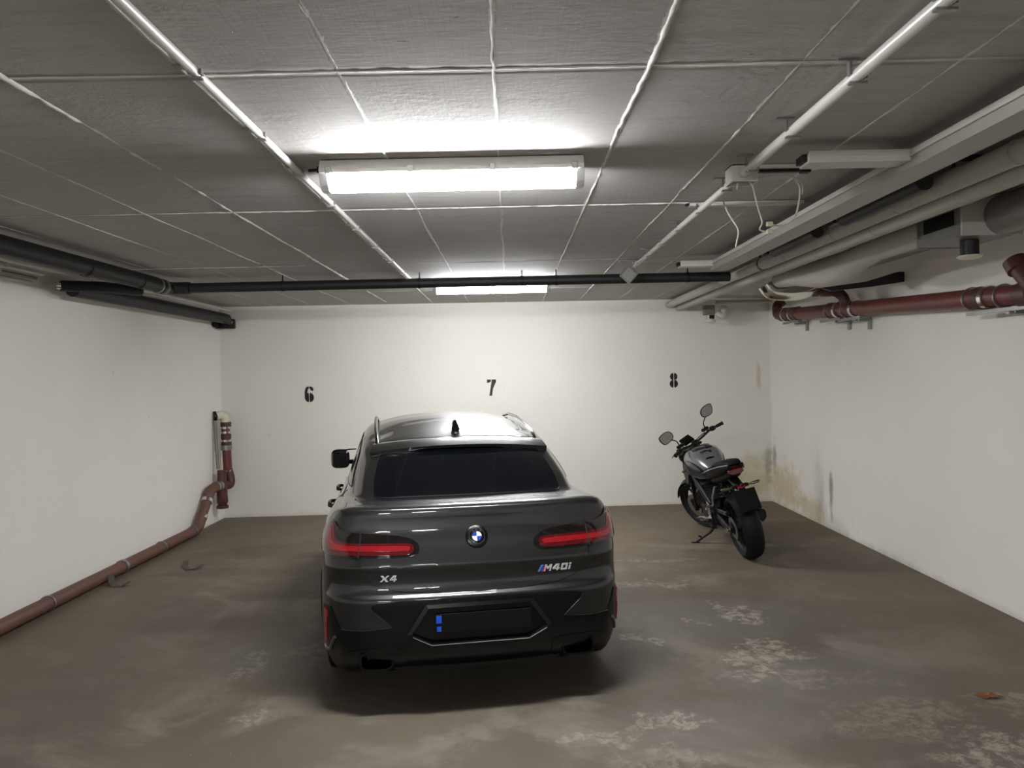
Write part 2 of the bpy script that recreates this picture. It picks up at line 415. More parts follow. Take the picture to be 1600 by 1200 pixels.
# ---------------------------------------------------------------- stencilled bay numbers
def digit_shapes(ch):
    """closed outlines on a 0..0.55 x 0..1 grid, with the bridges a stencil leaves"""
    def arc(cx, cy, rx, ry, a0, a1, w, n=14):
        o = [(cx+rx*math.cos(math.radians(a0+(a1-a0)*i/n)), cy+ry*math.sin(math.radians(a0+(a1-a0)*i/n))) for i in range(n+1)]
        i_ = [(cx+(rx-w)*math.cos(math.radians(a1+(a0-a1)*i/n)), cy+(ry-w)*math.sin(math.radians(a1+(a0-a1)*i/n))) for i in range(n+1)]
        return o+i_
    w = .13
    if ch == '7':
        return [[(0, 1), (.24, 1), (.24, .87), (.11, .87), (.11, .80), (0, .80)], [(.28, 1), (.56, 1), (.56, .86), (.36, .42), (.30, 0), (.13, 0), (.20, .42), (.40, .87), (.28, .87)]]
    if ch == '6':
        return [arc(.28, .30, .28, .30, 98, 262, w), arc(.28, .30, .28, .30, 82, -82, w),
                [(.26, 1), (.26, .86), (.20, .80), (.16, .70), (.15, .50), (0, .38), (0, .70), (.06, .90), (.14, .98)],
                [(.30, 1), (.42, .98), (.52, .90), (.55, .72), (.40, .72), (.38, .82), (.30, .87)]]
    if ch == '8':
        return [arc(.28, .27, .28, .27, 100, 260, w), arc(.28, .27, .28, .27, 80, -80, w),
                arc(.28, .75, .25, .25, 100, 260, w), arc(.28, .75, .25, .25, 80, -80, w)]
for ch, px, pz, hh, lab in (('6', -3.0, 1.655, .235, 'black stencilled number 6 painted on the back wall, left of the car'),
                            ('7', -.335, 1.69, .24, 'black stencilled number 7 painted on the back wall above the car roof'),
                            ('8', 2.395, 1.745, .225, 'black stencilled number 8 painted on the back wall above the motorcycle')):
    bm = bmesh.new()
    for o in digit_shapes(ch):
        prism(bm, [(a*hh, b*hh) for a, b in o], .003, lambda a, b, c, px=px, pz=pz: (px+a, ywall(px+a)-.001-c, pz+b))
    bmesh.ops.triangulate(bm, faces=[f for f in bm.faces if len(f.verts) > 4])
    tag(finish('wall_number', bm, M['stencil']), lab, 'number', 'bay numbers on the back wall')

# ---------------------------------------------------------------- fluorescent lamps
def lamp(y0, x0, x1, lab, gland=True):
    t = thing('fluorescent_lamp', lab, 'lamp', ((x0+x1)/2, y0, ZC), 0, 'fluorescent ceiling lamps')
    L = x1-x0; h = L/2
    def prof_box(bm, ys, z0, xa, xb):
        lo = [bm.verts.new((xa, y, z)) for y, z in ys]; hi = [bm.verts.new((xb, y, z)) for y, z in ys]
        bm.faces.new(lo); bm.faces.new(hi[::-1])
        for i in range(len(ys)):
            j = (i+1) % len(ys); bm.faces.new((lo[i], hi[i], hi[j], lo[j]))
    mk(lambda bm: prof_box(bm, [(-.075, -.005), (.075, -.005), (.098, -.052), (.098, -.070), (-.098, -.070), (-.098, -.052)], 0, -h, h), 'housing', M['white_metal'], t)
    sec = [(-.084, -.0705), (.084, -.0705), (.050, -.122), (.026, -.142), (-.026, -.142), (-.050, -.122)]
    mk(lambda bm: prof_box(bm, sec, 0, -h+.035, h-.035), 'diffuser', M['tube'], t)
    for s in (-1, 1):
        sec2 = [(y*1.03, z*1.01) for y, z in sec]
        a, b = sorted((s*(h-.035), s*(h+.005)))
        mk(lambda bm: prof_box(bm, sec2, 0, a, b), 'end_cap', M['lens'], t)
    for fx in (-.93, -.31, .31, .93):
        for s in (-1, 1):
            mk(lambda bm: box(bm, (fx*h, s*.104, -.060), (.028, .014, .034), bev=.003), 'clip', M['steel'], t)
    def gl(bm):
        tube(bm, [(-h-.002, 0, -.03), (-h-.03, 0, -.03)], .017, 10); tube(bm, [(-h-.03, 0, -.03), (-h-.075, .01, -.03)], .008, 8)
    mk(gl, 'cable_gland', M['black'], t, True)
    return t
lamp(3.85, -.905, .385, 'lit fluorescent lamp on the ceiling above the car, the nearer and larger one')
lamp(8.75, -.835, .475, 'lit fluorescent lamp behind the black crosswise pipe, near the back wall')
lamp(-4.4, -2.4, -1.15, 'added fill lamp, unseen behind the camera, left one of the rear pair')  # unseen rear pair, added to brighten the side walls
lamp(-4.4, .15, 1.15, 'added fill lamp, unseen behind the camera, right one of the rear pair')  # second of the added fill lamps, also out of view

# ---------------------------------------------------------------- conduits
def conduit(x, y0, y1, r, z, clips, lab, drop):
    t = thing('conduit_pipe', lab, 'conduit', (x, y0, z))
    mk(lambda bm: tube(bm, [(0, 0, 0), (0, y1-y0, 0)], r, 16), 'tube', M['pvc'], t, True)
    for cy in clips:
        def f(bm):
            yy = cy-y0
            box(bm, (-r-.004, yy, (ZC-z)/2-.002), (.008, .022, ZC-z-.004)); box(bm, (r+.004, yy, .0), (.008, .022, r*1.2))
            box(bm, (-.035, yy, ZC-z-.005), (.075, .03, .008)); box(bm, (0, yy, -r-.004), (2*r+.016, .022, .008))
        mk(f, 'pipe_clip', M['steel'], t)
    return t
conduit(-1.04, -6.9, 8.55, .016, 3.045, [1.2, 2.05, 2.62, 3.3, 3.9, 4.6, 5.35, 6.1, 6.9, 7.7], 'thin white conduit pipe running along the ceiling left of the lamp', .03)
conduit(1.235, -6.9, 3.98, .023, 3.015, [.9, 1.55, 2.15, 2.69, 3.3, 3.85], 'white conduit pipe on the ceiling right of the lamp, ending at the open junction box', .05)
conduit(1.235, 4.2, 7.45, .019, 3.02, [4.3, 4.9, 5.5, 6.1, 6.7, 7.4], 'white conduit pipe on the ceiling between the open junction box and the black crosswise pipe', .05)
# open junction box with loose wires
jb = thing('junction_box', 'open white junction box with loose hanging wires under the right ceiling conduit', 'junction box', (1.25, 4.08, ZC))
def jbf(bm):
    for s in (-1, 1): box(bm, (s*.065, 0, -.045), (.006, .12, .09))
    for s in (-1, 1): box(bm, (0, s*.058, -.045), (.13, .006, .09))
    box(bm, (0, 0, -.004), (.136, .122, .006))
    box(bm, (.24, -.02, -.012), (.34, .07, .02), bev=.004)
mk(jbf, 'box', M['white_metal'], jb)
mk(lambda bm: (box(bm, (.20, -.02, -.03), (.24, .03, .016), bev=.004), box(bm, (.33, -.02, -.028), (.05, .045, .03), bev=.004)), 'terminal_strip', M['dull'], jb)
def wirefn(pts, r=.0045):
    return lambda bm: tube(bm, rounded(pts, .06, 6), r, 8)
W3 = [[(.0, 0, -.05), (.05, -.02, -.09), (.08, 0, -.2), (.11, .0, -.30), (.085, 0, -.335), (.13, 0, -.345)],
      [(.02, 0, -.06), (.14, -.02, -.06), (.26, -.02, -.055), (.31, 0, -.10), (.305, 0, -.19), (.28, 0, -.28), (.22, 0, -.315), (.16, 0, -.31)],
      [(.02, .0, -.05), (.16, -.01, -.065), (.27, -.02, -.06), (.325, .0, -.09), (.32, 0, -.15)],
      [(.0, .0, -.05), (-.02, .0, -.07), (-.025, 0, -.12)]]
for w in W3: mk(wirefn(w), 'wire', M['wire'], jb, True)
for p in ((.145, 0, -.345), (.145, 0, -.305)): mk(lambda bm: box(bm, p, (.035, .02, .024), bev=.004), 'wire_connector', M['cream'], jb)
tag(mk(wirefn([(1.35, 4.78, ZC-.03), (1.37, 4.75, 2.96), (1.42, 4.7, 2.85), (1.40, 4.68, 2.78), (1.385, 4.66, 2.74)], .005), 'hanging_wire', M['wire'], None, True),
    'loose white wire hanging from the thin branch trunking near the junction box', 'wire')

# ---------------------------------------------------------------- flat rectangular trunking on the right
tr = thing('cable_trunking', 'long flat grey trunking under the ceiling right of the conduit, with short side branches', 'cable trunking', (0, 0, 0))
mk(lambda bm: (box(bm, (1.985, .15, 2.965), (.17, 14.1, .075), bev=.004),), 'trunk', M['trunk'], tr)
mk(lambda bm: (box(bm, (1.893, .15, 2.992), (.012, 14.1, .03), bev=.003)), 'lid', M['white_metal'], tr)
def branch(x0, x1, y, w, h, z):
    def f(bm):
        box(bm, ((x0+x1)/2, y, z), (x1-x0, w, h), bev=.003)
        box(bm, ((x0+x1)/2, y-w/2-.004, z+h*.25), (x1-x0, .008, h*.4))
    mk(f, 'branch_trunk', M['white_metal'], tr)
    mk(lambda bm: box(bm, (x0-.012, y, z), (.02, w*.7, h*.6)), 'open_end', M['dull'], tr)
branch(1.42, 1.898, 3.66, .12, .055, 2.985)
branch(1.17, 1.898, 4.92, .05, .022, 3.056)
branch(1.60, 1.898, 7.15, .12, .055, 2.985)

# ---------------------------------------------------------------- pale lagged pipes on the right
def lagged(x, z, r, y0, y1, joints, lab, taper=None):
    t = thing('lagged_pipe', lab, 'pipe', (x, 0, z), 0, 'pale lagged pipes under the right side of the ceiling')
    mk(lambda bm: tube(bm, [(0, y0, 0), (0, y1, 0)], r, 24), 'lagging', M['lagging'], t, True)
    for j in joints:
        mk(lambda bm: lathe(bm, [(r+.001, -.012), (r+.0035, -.012), (r+.0035, .012), (r+.001, .012)], (0, j, 0), 'y', 24, True), 'joint_band', M['lagging'], t, True)
    return t
lagged(2.40, 2.985, .058, -6.9, 7.2, [1.6, 2.6, 3.6, 4.7, 5.6, 6.6], 'thick pale lagged pipe, the nearest to the trunking, ending at a dark collar')
t = lagged(2.40, 2.985, .050, 7.24, ywall(2.4)-.004, [8.6, 10.0], 'pale lagged pipe beyond the dark collar, running into the back wall')
mk(lambda bm: lathe(bm, [(.02, 7.195), (.062, 7.195), (.062, 7.24), (.02, 7.24)], (0, 0, 0), 'y', 24), 'collar', M['black'], t, True)
lagged(2.545, 2.945, .05, -6.9, ywall(2.55)-.004, [2.1, 3.3, 4.3, 5.3, 6.3, 7.4], 'pale lagged pipe hanging lower, directly right of the thick one')
lagged(2.66, 2.96, .035, -6.9, ywall(2.7)-.004, [2.8, 4.4, 6.0, 8.0], 'thin pale lagged pipe, rightmost of the lagged pipes')
# dark clutter between trunking and lagged pipes
for y0, y1, lab in ((4.15, 5.15, 'short black insulated pipe between trunking and lagged pipe, nearer piece'), (5.6, 6.5, 'short black insulated pipe between trunking and lagged pipe, farther piece')):
    tag(mk(lambda bm: tube(bm, [(2.26, y0, 2.99), (2.26, y1, 2.99)], .048, 16), 'black_pipe', M['foam'], None, True), lab, 'pipe')
for y, lab in ((3.95, 'steel hanger rail above the lagged pipes, the one nearest the camera'), (5.4, 'steel hanger rail above the lagged pipes, in the middle of the run'), (7.0, 'steel hanger rail above the lagged pipes, beside the dark collar')):
    def f(bm):
        box(bm, (2.48, y, ZC-.012), (.56, .04, .022))
        for xx in (2.3, 2.7): box(bm, (xx, y, ZC-.03), (.012, .012, .06))
    tag(mk(f, 'hanger_rail', M['dull']), lab, 'hanger rail')

# ---------------------------------------------------------------- round duct with grille box
du = thing('ventilation_duct', 'round grey ventilation duct with a grille box along the top of the right wall', 'duct', (0, 0, 0))
mk(lambda bm: tube(bm, [(3.1, -6.9, 2.925), (3.1, 4.796, 2.925)], .125, 28), 'round_duct', M['galv'], du, True)
mk(lambda bm: tube(bm, [(3.0, 5.36, 2.95), (3.0, 6.2, 2.95), (3.0, 6.5, 2.93), (3.0, 6.8, 2.895), (2.99, 7.05, 2.885), (2.96, 7.3, 2.89), (2.92, 7.5, 2.91), (2.89, 7.7, 2.93), (2.88, 8.1, 2.95)], [.095, .095, .105, .13, .14, .135, .12, .105, .10], 28), 'duct_bend', M['lagging'], du, True)
def dbox(bm):
    box(bm, (3.03, 5.08, 2.935), (.34, .52, .25), bev=.006)
    box(bm, (3.03, 5.34, 2.935), (.36, .02, .26))
    box(bm, (2.858, 5.08, 2.84), (.02, .5, .055))
mk(dbox, 'grille_box', M['galv'], du)
mk(lambda bm: box(bm, (3.03, 4.806, 2.93), (.38, .02, .25), bev=.002), 'box_flange', M['trunk'], du)
def grl(bm):
    for k in range(16): box(bm, (2.853, 4.92+k*.022, 2.935), (.012, .011, .09))
mk(grl, 'grille_slots', M['black'], du)
mk(lambda bm: lathe(bm, [(.127, 2.2), (.134, 2.2), (.134, 2.23), (.127, 2.23)], (3.1, 0, 2.925), 'y', 28, True), 'duct_flange', M['galv'], du, True)
sd = thing('smoke_detector', 'white disc smoke detector on a dark base under the grille box', 'smoke detector', (3.02, 5.02, 2.806))
mk(lambda bm: lathe(bm, [(.05, 0), (.055, 0), (.055, -.095), (.02, -.095)], (0, 0, 0), 'z', 24), 'base', M['dull'], sd, True)
mk(lambda bm: lathe(bm, [(.02, -.096), (.075, -.098), (.078, -.106), (.06, -.118), (.055, -.118), (.0, -.126)], (0, 0, 0), 'z', 32), 'sensor_disc', M['cream'], sd, True)
el = thing('aluminium_bend', 'shiny aluminium clad pipe bend below the far end of the lagged pipes', 'pipe', (0, 0, 0))
mk(lambda bm: tube(bm, rounded([(2.75, 8.2, 2.90), (2.80, 8.2, 2.82), (3.0, 8.2, 2.80), (3.18, 8.2, 2.82), (3.3, 8.25, 2.93), (3.32, 8.3, 2.99)], .16, 8), .085, 24), 'cladding', M['alu'], el, True)
bk = mk(lambda bm: (prism(bm, [(2.98, 2.83), (3.2, 2.80), (3.55, 2.84), (3.86, 2.93), (3.92, 2.93), (3.92, 2.83), (3.6, 2.79), (3.2, 2.755)], .05, lambda a, b, c: (a, 7.6+c, b)),), 'wall_bracket', M['foam'])
tag(bk, 'black angled bracket between the grey duct bend and the right wall', 'bracket')
# small things near the back wall
va = thing('wall_valve', 'small white valve with a dark knob hanging under the pipes at the back wall', 'valve', (2.95, 11.2, 2.75))
mk(lambda bm: tube(bm, rounded([(.22, .15, .14), (.2, 0, .16), (.16, -.05, .02), (.06, -.05, .08)], .06, 6), .045, 14), 'elbow', M['white_metal'], va, True)
mk(lambda bm: box(bm, (-.03, 0, .12), (.16, .1, .14), bev=.01), 'body', M['galv'], va)
mk(lambda bm: lathe(bm, [(.04, .05), (.045, .05), (.045, -.02), (.065, -.025), (.065, -.05), (.01, -.055)], (.0, 0, 0), 'z', 18), 'knob', M['cream'], va, True)
mk(lambda bm: box(bm, (.0, -.05, .02), (.07, .02, .05)), 'dark_plate', M['black'], va)
tag(mk(lambda bm: tube(bm, rounded([(3.05, 11.3, 2.99), (3.88, 11.3, 2.99)], .03), .025, 12), 'thin_pipe', M['lagging'], None, True), 'thin pale pipe along the top of the back wall in the right corner', 'pipe')
# diamond shaped box in front of the black pipe
dm = thing('ceiling_junction_box', 'small grey square box hung corner-down in front of the black crosswise pipe', 'junction box', (1.16, 7.35, 2.925))
mk(lambda bm: (box(bm, (0, 0, 0), (.125, .05, .125), Matrix.Rotation(math.radians(42), 3, 'Y'), bev=.006)), 'box', M['galv'], dm)
mk(lambda bm: (box(bm, (0, -.028, 0), (.105, .006, .105), Matrix.Rotation(math.radians(42), 3, 'Y'), bev=.002)), 'cover', M['steel'], dm)
mk(lambda bm: (tube(bm, rounded([(.06, 0, .03), (.07, 0, .08), (.07, 0, .14)], .03), .006, 8), box(bm, (.02, .0, .135), (.22, .03, .012))), 'hanger', M['steel'], dm)

# ---------------------------------------------------------------- black insulated pipes
bp = thing('black_insulated_pipe', 'black insulated pipe crossing the whole ceiling in front of the far lamp', 'pipe', (0, 0, 0))
mk(lambda bm: tube(bm, [(-3.24, 7.9, 2.955), (2.28, 7.9, 2.955)], .05, 20), 'insulation', M['foam'], bp, True)
for x in (-2.3, -.9, .15, .5, 1.85): mk(lambda bm: (lathe(bm, [(.05, -.015), (.054, -.015), (.054, .015), (.05, .015)], (x, 7.9, 2.955), 'x', 20, True), box(bm, (x, 7.9, 3.035), (.012, .012, .06))), 'pipe_clamp', M['dull'], bp, True)
bp2 = thing('black_insulated_pipe', 'thick black insulated pipe running along the left side of the ceiling', 'pipe', (0, 0, 0))
mk(lambda bm: tube(bm, [(-3.44, -6.9, 2.955), (-3.44, 7.55, 2.955)], .073, 24), 'insulation', M['foam'], bp2, True)
for y in (4.9, 6.3, 7.2): mk(lambda bm: lathe(bm, [(.072, -.012), (.077, -.012), (.077, .012), (.072, .012)], (-3.44, y, 2.95), 'y', 24, True), 'joint_band', M['dull'], bp2, True)
for y in (7.58, 7.64, 7.70): mk(lambda bm: lathe(bm, [(.03, -.02), (.075, -.02), (.075, .02), (.03, .02)], (-3.44, y, 2.95), 'y', 24), 'ribbed_collar', M['galv'] if y != 7.64 else M['black'], bp2, True)
mk(lambda bm: tube(bm, rounded([(-3.44, 7.72, 2.95), (-3.44, 7.9, 2.955), (-3.25, 7.9, 2.955)], .12), .062, 20), 'elbow', M['foam'], bp2, True)
bp3 = thing('black_insulated_pipe', 'black insulated pipe in the left upper corner, leading down to the back wall valve', 'pipe', (0, 0, 0))
mk(lambda bm: tube(bm, rounded([(-4.02, 6.95, 2.885), (-3.78, 7.2, 2.90), (-3.62, 7.6, 2.90)], .1), .05, 18), 'branch', M['foam'], bp3, True)
mk(lambda bm: tube(bm, [(-4.0, 7.1, 2.875), (-4.0, 10.95, 2.875)], .072, 22), 'insulation', M['foam'], bp3, True)
mk(lambda bm: tube(bm, [(-4.05, 6.93, 2.885), (-4.02, 6.95, 2.885)], .032, 16), 'pipe_end', M['chrome'], bp3, True)
mk(lambda bm: (box(bm, (-4.04, 11.02, 2.81), (.26, .12, .14), bev=.02), tube(bm, [(-4.15, 10.94, 2.80), (-4.15, 10.90, 2.80)], .045, 18)), 'valve_body', M['black'], bp3, True)
mk(lambda bm: (tube(bm, [(-3.95, 10.95, 2.83), (-3.95, 10.925, 2.83)], .035, 18)), 'valve_ring', M['chrome'], bp3, True)
# thin conduits in the left upper corner
for i, (x, z, r) in enumerate(((-3.97, 3.0, .02), (-4.06, 2.965, .016), (-4.12, 2.93, .014), (-4.165, 2.895, .016))):
    lab = ['thickest pale conduit, closest to the black pipe, reaching the back wall', 'pale conduit near the left wall, second below the thick black pipe', 'thin grey conduit near the left wall, third below the thick black pipe', 'pale conduit touching the left wall, lowest of the four'][i]
    t = thing('wall_conduit', lab, 'conduit', (x, 0, z), 0, 'pale conduits in the left ceiling corner')
    y1 = 11.1 if i == 0 else 6.75
    mk(lambda bm: tube(bm, [(0, -6.9, 0), (0, y1, 0)], r, 12), 'tube', M['pvc'] if i != 2 else M['galv'], t, True)
    for y in (4.55, 5.35, 6.25, 7.3): 
        if y < y1: mk(lambda bm: box(bm, (0, y, (ZC-z)/2-.005), (2*r+.014, .03, ZC-z-.006+r)), 'clip', M['pvc'], t)

# ---------------------------------------------------------------- red cast iron drain on the right wall
def coupling(bm, p, d, r, w=.10):
    p, d = Vector(p), Vector(d).normalized()
    tube(bm, [p-d*w/2, p-d*w/2+d*.008, p+d*w/2-d*.008, p+d*w/2], [r*.97, r*1.16, r*1.16, r*.97], 22)
def band(bm, p, d, r, w=.03):
    p, d = Vector(p), Vector(d).normalized(); tube(bm, [p-d*w/2, p+d*w/2], r, 22)
sr = thing('red_drain_pipe', 'red brown cast iron drain pipe held by brackets on the right wall', 'drain pipe', (0, 0, 0))
A, B = Vector((3.76, 10.55, 2.735)), Vector((3.76, 5.05, 2.475)); dAB = (B-A).normalized()
def onp(y): return A+dAB*((10.55-y)/abs(dAB.y))
rp = .078
mk(lambda bm: tube(bm, rounded([onp(10.55), onp(1.0)], .1), rp, 26), 'straight_pipe', M['iron'], sr, True)
mk(lambda bm: tube(bm, rounded([onp(10.4), onp(10.75), onp(10.78)+Vector((.02, .03, .14)), onp(10.78)+Vector((.10, .03, .20))], .09, 8), .066, 22), 'end_elbow', M['dark_iron'], sr, True)
for y in (10.5, 10.25, 10.0, 8.75, 8.35, 6.05, 5.55): mk(lambda bm: coupling(bm, onp(y), dAB, rp, .16 if y < 9 else .12), 'coupling', M['dark_iron'], sr, True)
for y in (10.38, 10.12, 8.72, 8.30, 6.0, 5.28): mk(lambda bm: band(bm, onp(y), dAB, rp*1.2, .05), 'clamp_band', M['chrome'], sr, True)
for y in (8.95, 8.52, 6.22, 5.82): mk(lambda bm: band(bm, onp(y), dAB, rp*1.2, .014), 'clamp_band', M['steel'], sr, True)
tb = onp(8.55)
mk(lambda bm: tube(bm, rounded([tb, tb+Vector((-.02, .02, .15)), tb+Vector((-.10, .04, .21)), tb+Vector((-.62, .06, .24))], .12, 8), .058, 20), 'branch_pipe', M['dark_iron'], sr, True)
mk(lambda bm: (coupling(bm, tb+Vector((-.20, .05, .22)), (-1, .03, .03), .058, .12), coupling(bm, tb+Vector((-.32, .05, .225)), (-1, .03, .03), .06, .07)), 'branch_coupling', M['dark_iron'], sr, True)
mk(lambda bm: band(bm, tb+Vector((-.40, .05, .23)), (-1, .03, .03), .07, .04), 'branch_clamp', M['steel'], sr, True)
tc = onp(5.42)
mk(lambda bm: tube(bm, rounded([tc, tc+Vector((-.03, .10, .13)), tc+Vector((-.05, .17, .22))], .06), .072, 22), 'upper_branch', M['dark_iron'], sr, True)
mk(lambda bm: coupling(bm, tc+Vector((-.05, .17, .22)), (-.05, .4, .6), .072, .10), 'branch_cap', M['dark_iron'], sr, True)
for y in (10.2, 8.95, 8.45, 5.9):
    p = onp(y)
    def f(bm):
        box(bm, p+Vector((.0, .0, -rp-.03)), (.045, .55 if y != 5.9 else .75, .03))
        box(bm, p+Vector((.08, -.12, -rp-.05)), (.17, .035, .035)); box(bm, p+Vector((.155, -.12, -rp-.09)), (.02, .06, .13))
        tube(bm, [p+Vector((0, -.2, -rp-.06)), p+Vector((0, -.2, -rp+.02))], .008, 8)
    mk(f, 'wall_bracket', M['steel'], sr)
# ---------------------------------------------------------------- red drain pipe on the left
sl = thing('floor_drain_pipe', 'red brown drain pipe along the foot of the left wall, rising in the corner', 'drain pipe', (0, 0, 0))
rl = .062
path = [(-4.10, 1.0, .075), (-4.10, 9.95, .075), (-4.10, 10.42, .50), (-4.06, 10.62, .56)]
mk(lambda bm: tube(bm, rounded([path[0], path[1], (-4.10, 10.02, .10)], .03), rl, 24), 'floor_pipe', M['iron_dusty'], sl, True)
mk(lambda bm: tube(bm, rounded([(-4.10, 9.85, .075), (-4.10, 10.02, .09), (-4.10, 10.16, .24)], .12, 8), rl*1.12, 22), 'lower_elbow', M['iron_dusty'], sl, True)
mk(lambda bm: tube(bm, [(-4.10, 10.10, .17), (-4.10, 10.38, .44)], rl, 24), 'rising_pipe', M['iron_dusty'], sl, True)
mk(lambda bm: tube(bm, rounded([(-4.10, 10.34, .40), (-4.10, 10.45, .52), (-4.08, 10.66, .54), (-4.07, 10.74, .54)], .12, 8), rl*1.1, 22), 'upper_elbow', M['iron_dusty'], sl, True)
for p, d in (((-4.1, 5.0, .075), (0, 1, 0)), ((-4.1, 6.75, .075), (0, 1, 0)), ((-4.1, 8.05, .075), (0, 1, 0)), ((-4.1, 8.95, .075), (0, 1, 0)), ((-4.1, 9.83, .075), (0, 1, 0)), ((-4.1, 10.14, .21), (0, 1, 1)), ((-4.1, 10.33, .39), (0, 1, 1.1)), ((-4.085, 10.62, .54), (.1, 1, 0)), ((-4.075, 10.69, .54), (.1, 1, 0))):
    w = .05 if p[1] in (8.05, 10.14, 10.33, 10.62, 10.69) else .016
    mk(lambda bm: band(bm, p, d, rl*1.17, w), 'clamp_band', M['chrome'] if p[1] in (10.14, 10.33) else M['steel'], sl, True)
mk(lambda bm: (tube(bm, [(-4.07, 10.80, .74), (-4.07, 10.80, .40), (-4.07, 10.80, .30), (-4.07, 10.80, .25)], [.060, .072, .078, .055], 22), tube(bm, [(-4.07, 10.80, .25), (-4.07, 10.80, .21)], .08, 22)), 'inspection_branch', M['dark_iron'], sl, True)
mk(lambda bm: tube(bm, rounded([(-4.06, 10.83, .52), (-4.01, 10.97, .52), (-4.02, 10.99, .62), (-4.05, 10.98, .74)], .1, 8), rl, 22), 'middle_elbow', M['dark_iron'], sl, True)
mk(lambda bm: tube(bm, [(-4.05, 10.98, .70), (-4.07, 10.98, 1.40)], rl, 24), 'upright_pipe', M['iron'], sl, True)
for z, r_, m_ in ((1.375, 1.2, 'dark_iron'), (1.33, 1.26, 'chrome'), (1.265, 1.26, 'chrome'), (1.145, 1.26, 'chrome'), (1.045, 1.22, 'steel'), (1.205, 1.16, 'dark_iron'), (1.095, 1.16, 'dark_iron'), (.715, 1.24, 'chrome')):
    mk(lambda bm: band(bm, (-4.062, 10.98, z), (0, 0, 1), rl*r_, .03 if m_ == 'chrome' else .07), 'coupling_band', M[m_], sl, True)
mk(lambda bm: tube(bm, rounded([(-4.07, 10.98, 1.38), (-4.07, 10.98, 1.49), (-4.13, 10.94, 1.51), (-4.17, 10.90, 1.50)], .08, 8), rl*1.0, 22), 'top_elbow', M['cream'], sl, True)
mk(lambda bm: band(bm, (-4.178, 10.89, 1.50), (1, .5, 0), .07, .03), 'wall_collar', M['black'], sl, True)
tag(mk(lambda bm: tube(bm, rounded([(-4.16, 10.84, 1.44), (-4.15, 10.83, 1.1), (-4.12, 10.80, .76)], .1), .022, 12), 'thin_grey_pipe', M['galv'], None, True), 'thin grey pipe dropping behind the red upright pipe in the left corner', 'pipe')

# ---------------------------------------------------------------- small litter on the floor
def scrap(bm, pts, w, h):
    P = [Vector(p) for p in pts]
    rows = []
    for i, p in enumerate(P):
        d = (P[min(i+1, len(P)-1)]-P[max(i-1, 0)]).normalized(); s = Vector((-d.y, d.x, 0))*w
        rows.append([bm.verts.new(p-s), bm.verts.new(p+s), bm.verts.new(p+s+Vector((0, 0, h))), bm.verts.new(p-s+Vector((0, 0, h)))])
    for i in range(len(rows)-1):
        for k in range(4): bm.faces.new((rows[i][k], rows[i][(k+1) % 4], rows[i+1][(k+1) % 4], rows[i+1][k]))
    bm.faces.new(rows[0]); bm.faces.new(rows[-1])
tag(mk(lambda bm: scrap(bm, [(-3.56, 8.35, .05), (-3.53, 8.25, .012), (-3.45, 8.15, .002), (-3.38, 8.18, .01), (-3.34, 8.25, .03)], .03, .004), 'rubber_scrap', M['debris']), 'curled dark scrap lying on the floor away from the left drain pipe', 'scrap')
tag(mk(lambda bm: scrap(bm, [(-4.02, 7.66, .09), (-3.98, 7.60, .03), (-3.93, 7.55, .002), (-3.86, 7.55, .002), (-3.80, 7.60, .03)], .035, .004), 'rubber_scrap', M['debris']), 'curled dark scrap leaning against the left drain pipe', 'scrap')
def leaf(bm):
    n = 14; c = bm.verts.new((0, 0, .012)); ring = []
    for k in range(n):
        a = 2*PI*k/n; r = .05*(1+.45*math.cos(5*a))*(1.25 if abs(math.cos(a)) > .7 else 1)
        ring.append(bm.verts.new((r*math.cos(a), r*math.sin(a)*.75, .004+.018*(k % 3)/2)))
    for k in range(n): bm.faces.new((c, ring[k], ring[(k+1) % n]))
    r = bmesh.ops.extrude_face_region(bm, geom=bm.faces[:]); bmesh.ops.translate(bm, vec=(0, 0, .002), verts=[v for v in r['geom'] if isinstance(v, bmesh.types.BMVert)])
lf = tag(mk(leaf, 'dry_leaf', M['leaf']), 'small dry brown leaf on the floor in the right foreground', 'leaf'); lf.location = (2.83, 4.58, 0)
# ---------------------------------------------------------------- car body surface
PLAN = np.array([(0,0),(.25,.004),(.5,.018),(.68,.05),(.80,.105),(.875,.19),(.92,.32),(.945,.55),(.96,.85),(.965,1.3),(.955,1.8),(.95,2.4),(.95,3.0),(.955,3.5),(.96,3.9),(.945,4.2),(.90,4.4),(.80,4.56),(.6,4.68),(.3,4.74),(0,4.75)])
LEV = [ # z, rear inset, side inset
 (.235,.17,.07),(.31,.08,.035),(.40,.02,.012),(.50,0,0),(.66,0,0),(.705,.004,0),(.735,.03,.001),(.80,.044,.002),(.862,.038,.002),(.884,.031,.002),(.905,.038,.003),
 (.98,.066,.008),(1.03,.088,.014),(1.08,.104,.026),(1.14,.112,.048),(1.19,.114,.078),(1.212,.122,.100),(1.224,.15,.13)]
ZTOP = [1.222,1.222,1.222,1.221,1.218,1.214,1.205,1.185,1.165,1.14,1.125,1.115,1.095,1.065,1.03,.99,.95,.90,.86,.84,.83]
BASE = [(0,.40,1.232),(.25,.40,1.232),(.45,.41,1.231),(.59,.44,1.229),(.665,.49,1.226),(.715,.60,1.222),(.76,.80,1.208),(.79,1.05,1.192),(.81,1.3,1.175),(.825,1.6,1.16),(.83,2.0,1.145),(.83,2.45,1.135),(.825,2.9,1.12),(.815,3.2,1.11),(.80,3.45,1.10),(.78,3.6,1.095),(.72,3.70,1.09),(.6,3.78,1.085),(.45,3.82,1.085),(.22,3.85,1.085),(0,3.86,1.085)]
